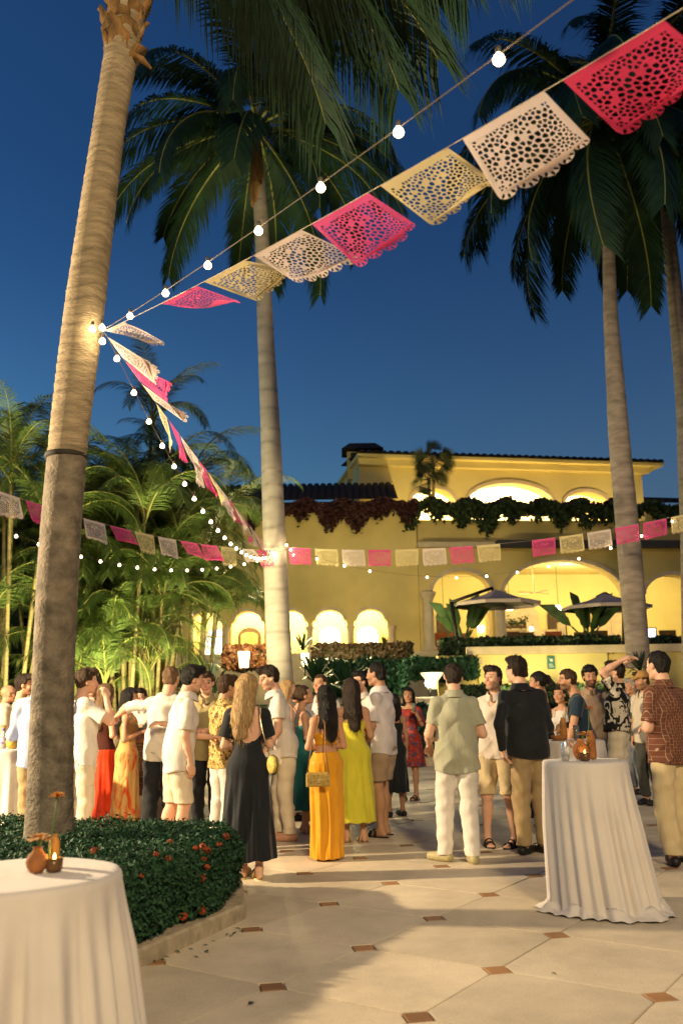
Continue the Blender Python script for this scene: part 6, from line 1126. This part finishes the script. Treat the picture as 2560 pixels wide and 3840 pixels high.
def votive(label, p, m):
    rt = empty('votive_candle', p, 0, label, 'candle'); MB().lathe([(.001, 0), (.028, .001), (.034, .015), (.036, .055), (.032, .055), (.030, .02), (.001, .018)], 20).build('holder', m, rt); MB().lathe([(.001, .019), (.029, .019), (.030, .042), (.001, .042)], 16).build('wax', M_WAX, rt); MB().lathe([(.001, .044), (.006, .05), (.005, .06), (.001, .074)], 8).build('flame', M_FLAME, rt); light('candle_lamp', 'POINT', Vector(p) + Vector((0, 0, .07)), .35, (1, .6, .2), .01)
onT = lambda c, px, py: G(px, py, (ZL if c is cL else ZT) + .003)
p = onT(cL, 138, 3272); vase('clay_vase', 'round brown clay vase on the table beside the hedge', p, [(a * .66, zq * .64) for a, zq in ROUND], M_TERRA); bloom('faded peach rose in the round clay vase beside the hedge', p + (0, 0, .10), .03, .05, M_PEACH, 3, tilt=(.01, -.01)); bloom('orange marigold on a tall stem beside the hedge', p + (.035, .02, .10), .20, .034, M_MARI, 4, tilt=(.03, .0))
p = onT(cL, 190, 3255) + (0, .04, 0); vase('bottle_vase', 'tall amber bottle vase behind the clay vase beside the hedge', p, [(a * .62, zq * .66) for a, zq in BOTTLE], M_AMB)
votive('small dark votive candle on the table beside the hedge', onT(cL, 203, 3268), mat('smoked_glass', (.12, .06, .02), .25, .2))
p = onT(cR, 2178, 2849); vase('clay_jug', 'terracotta jug with two handles on the table with the silver can', p, [(a * .82, zq * .92) for a, zq in ROUND], M_TERRA, 'jug', (-1, 1)); bloom('dried pale flower head lying in the terracotta jug', p + (0, 0, .15), .02, .05, M_PEACH, 6, tilt=(.02, -.01)); bloom('orange marigold on a tall stem over the terracotta jug', p + (.05, .0, .14), .215, .032, M_MARI, 8, tilt=(.03, .0))
p = onT(cR, 2218, 2847); vase('bottle_vase', 'tall terracotta bottle vase by the jug on the silver can table', p, [(a * .9, zq) for a, zq in BOTTLE], M_TERRA); votive('votive candle in front of the terracotta jug', onT(cR, 2193, 2853), mat('smoked_glass', (.12, .06, .02)))
p = onT(cR, 2119, 2852); rt = empty('drink_can', p, 0, 'slim silver drink can standing beside the terracotta jug', 'can'); MB().lathe([(.001, .002), (.024, 0), (.029, .008), (.029, .118), (.024, .128), (.023, .130), (.001, .127)], 22).build('can_body', mat('brushed_aluminium', (.72, .70, .68), .3, .15, 20, metal=.85), rt); MB().box((-.008, -.012, .1275), (.008, .010, .1305)).build('pull_tab', M_CH, rt, False); MB().lathe([(.0293, .03), (.0293, .095)], 22).build('print_band', mat('can_print', (.45, .47, .52), .4, .5, 60), rt)
p = G(2078, 2752, ZT); p = np.array([cBR[0] - .19, cBR[1] - .12, ZT + .003]); rt = empty('clay_box', p, .2, 'low brown clay dish on the table by the man in navy', 'dish'); MB().lathe([(.05, 0), (.075, .01), (.082, .05), (.075, .05), (.06, .015), (.001, .012)], 18).build('dish', M_TERRA, rt)
vase('bottle_vase', 'amber bottle vase on the table by the man in navy', np.array([cBR[0] - .12, cBR[1] - .05, ZT + .003]), [(a * 1.0, zq * 1.15) for a, zq in BOTTLE], M_AMB); p = np.array([cBR[0] - .0, cBR[1] - .1, ZT + .003]); rt = empty('drinking_glass', p, 0, 'tall yellow-green drink in a glass by the man in navy', 'glass'); MB().lathe([(.026, 0), (.032, .15), (.030, .15), (.024, .006), (.001, .006)], 16).build('glass', M_GLS, rt); MB().lathe([(.001, .008), (.023, .008), (.029, .13), (.001, .13)], 14).build('drink', mat('lime_drink', (.45, .45, .05), .2), rt); bloom('orange flower on a stem on the table by the man in navy', np.array([cBR[0] - .10, cBR[1] - .05, ZT + .22]), .16, .036, M_MARI, 12, tilt=(.02, 0))
p = np.array([cBL[0] + .10, cBL[1] - .2, ZT + .003]); vase('clay_vase', 'round yellow clay vase on the table behind the leaning palm', p, ROUND, M_YV); bloom('small yellow bloom in the yellow clay vase', p + (0, 0, .15), .10, .03, mat('yellow_petal', (.75, .55, .08), .6), 14); vase('clay_cup', 'small brown clay cup beside the yellow vase', p + (.09, .03, 0), [(.001, 0), (.028, .001), (.032, .05), (.026, .05), (.001, .03)], M_TERRA, 'cup')
p = p + (-.10, .0, 0); rt = empty('water_bottle', p, 0, 'clear water bottle with blue cap behind the leaning palm', 'bottle'); MB().lathe([(.001, 0), (.030, .002), (.032, .02), (.030, .08), (.032, .12), (.026, .15), (.012, .175), (.012, .19)], 16).build('bottle', mat('clear_plastic', (.75, .8, .85), .1, .05, trans=.6), rt); MB().lathe([(.014, .185), (.014, .21), (.001, .21)], 14).build('bottle_cap', mat('blue_plastic', (.03, .10, .45), .4), rt); MB().lathe([(.0335, .05), (.0335, .11)], 16).build('wrapper', mat('wrapper_print', (.35, .30, .55), .5, .6, 40), rt)

# brick bar front behind the hugging men
q = A(535, 2900, 12.0); bar = empty('brick_counter', (q[0], 12.0, 0), 0, 'dark brick-clad counter on a cream plinth behind the hugging men', 'counter'); MB().box((-.42, 0, 0), (.42, .5, .28)).build('plinth', mat('cream_plinth', (.6, .48, .3), .8), bar, False); MB().box((-.40, .02, .28), (.40, .48, 1.08)).build('core', M_MORTAR, bar, False); MB().box((-.46, -.04, 1.08), (.46, .54, 1.13)).build('countertop', M_DARKW, bar, False)
bm = MB().box((-.098, -.012, -.034), (.098, .022, .034)).mesh('brick', False); bm.materials.append(mat('dark_brick', (.13, .048, .025), .85, .4, 12))
for rw in range(10):
    for k in range(4):
        x = -.30 + k * .205 + (.1 if rw % 2 else 0) - .05
        if abs(x) < .31: o = link('brick', bm, bar); o.location = (x, .016, .32 + rw * .079)

# ------------------------------------------------------------------ event floodlight and added fill floodlight on stands, outside the picture
for (fx, fy, fz), tg in ((FLOOD, (1.5, 8.3, .6)), (FILL_FLOOD, (.5, 9, 1.6))):
    d = nrm(np.array(tg) - (fx, fy, fz)); rt = empty('floodlight', (fx - d[0] * .25, fy - d[1] * .25, 0), math.atan2(d[1], d[0]), ('black event floodlight on a tripod stand aimed at the hedge and crowd' if fx < 0 else 'black fill floodlight added out of view on a tall braced mast at the open end of the plaza'), 'floodlight'); MB().tube([(0, 0, .25), (0, 0, fz - .12)], .022, 8).build('pole', M_IRON, rt)
    for k in range(3): MB().tube([(0, 0, .7), (.5 * math.cos(k * 2.094), .5 * math.sin(k * 2.094), .015)], .016, 6).build('leg', M_IRON, rt)
    MB().box((-.06, -.17, fz - .14), (.05, .17, fz + .14)).build('lamp_head', M_IRON, rt, False)
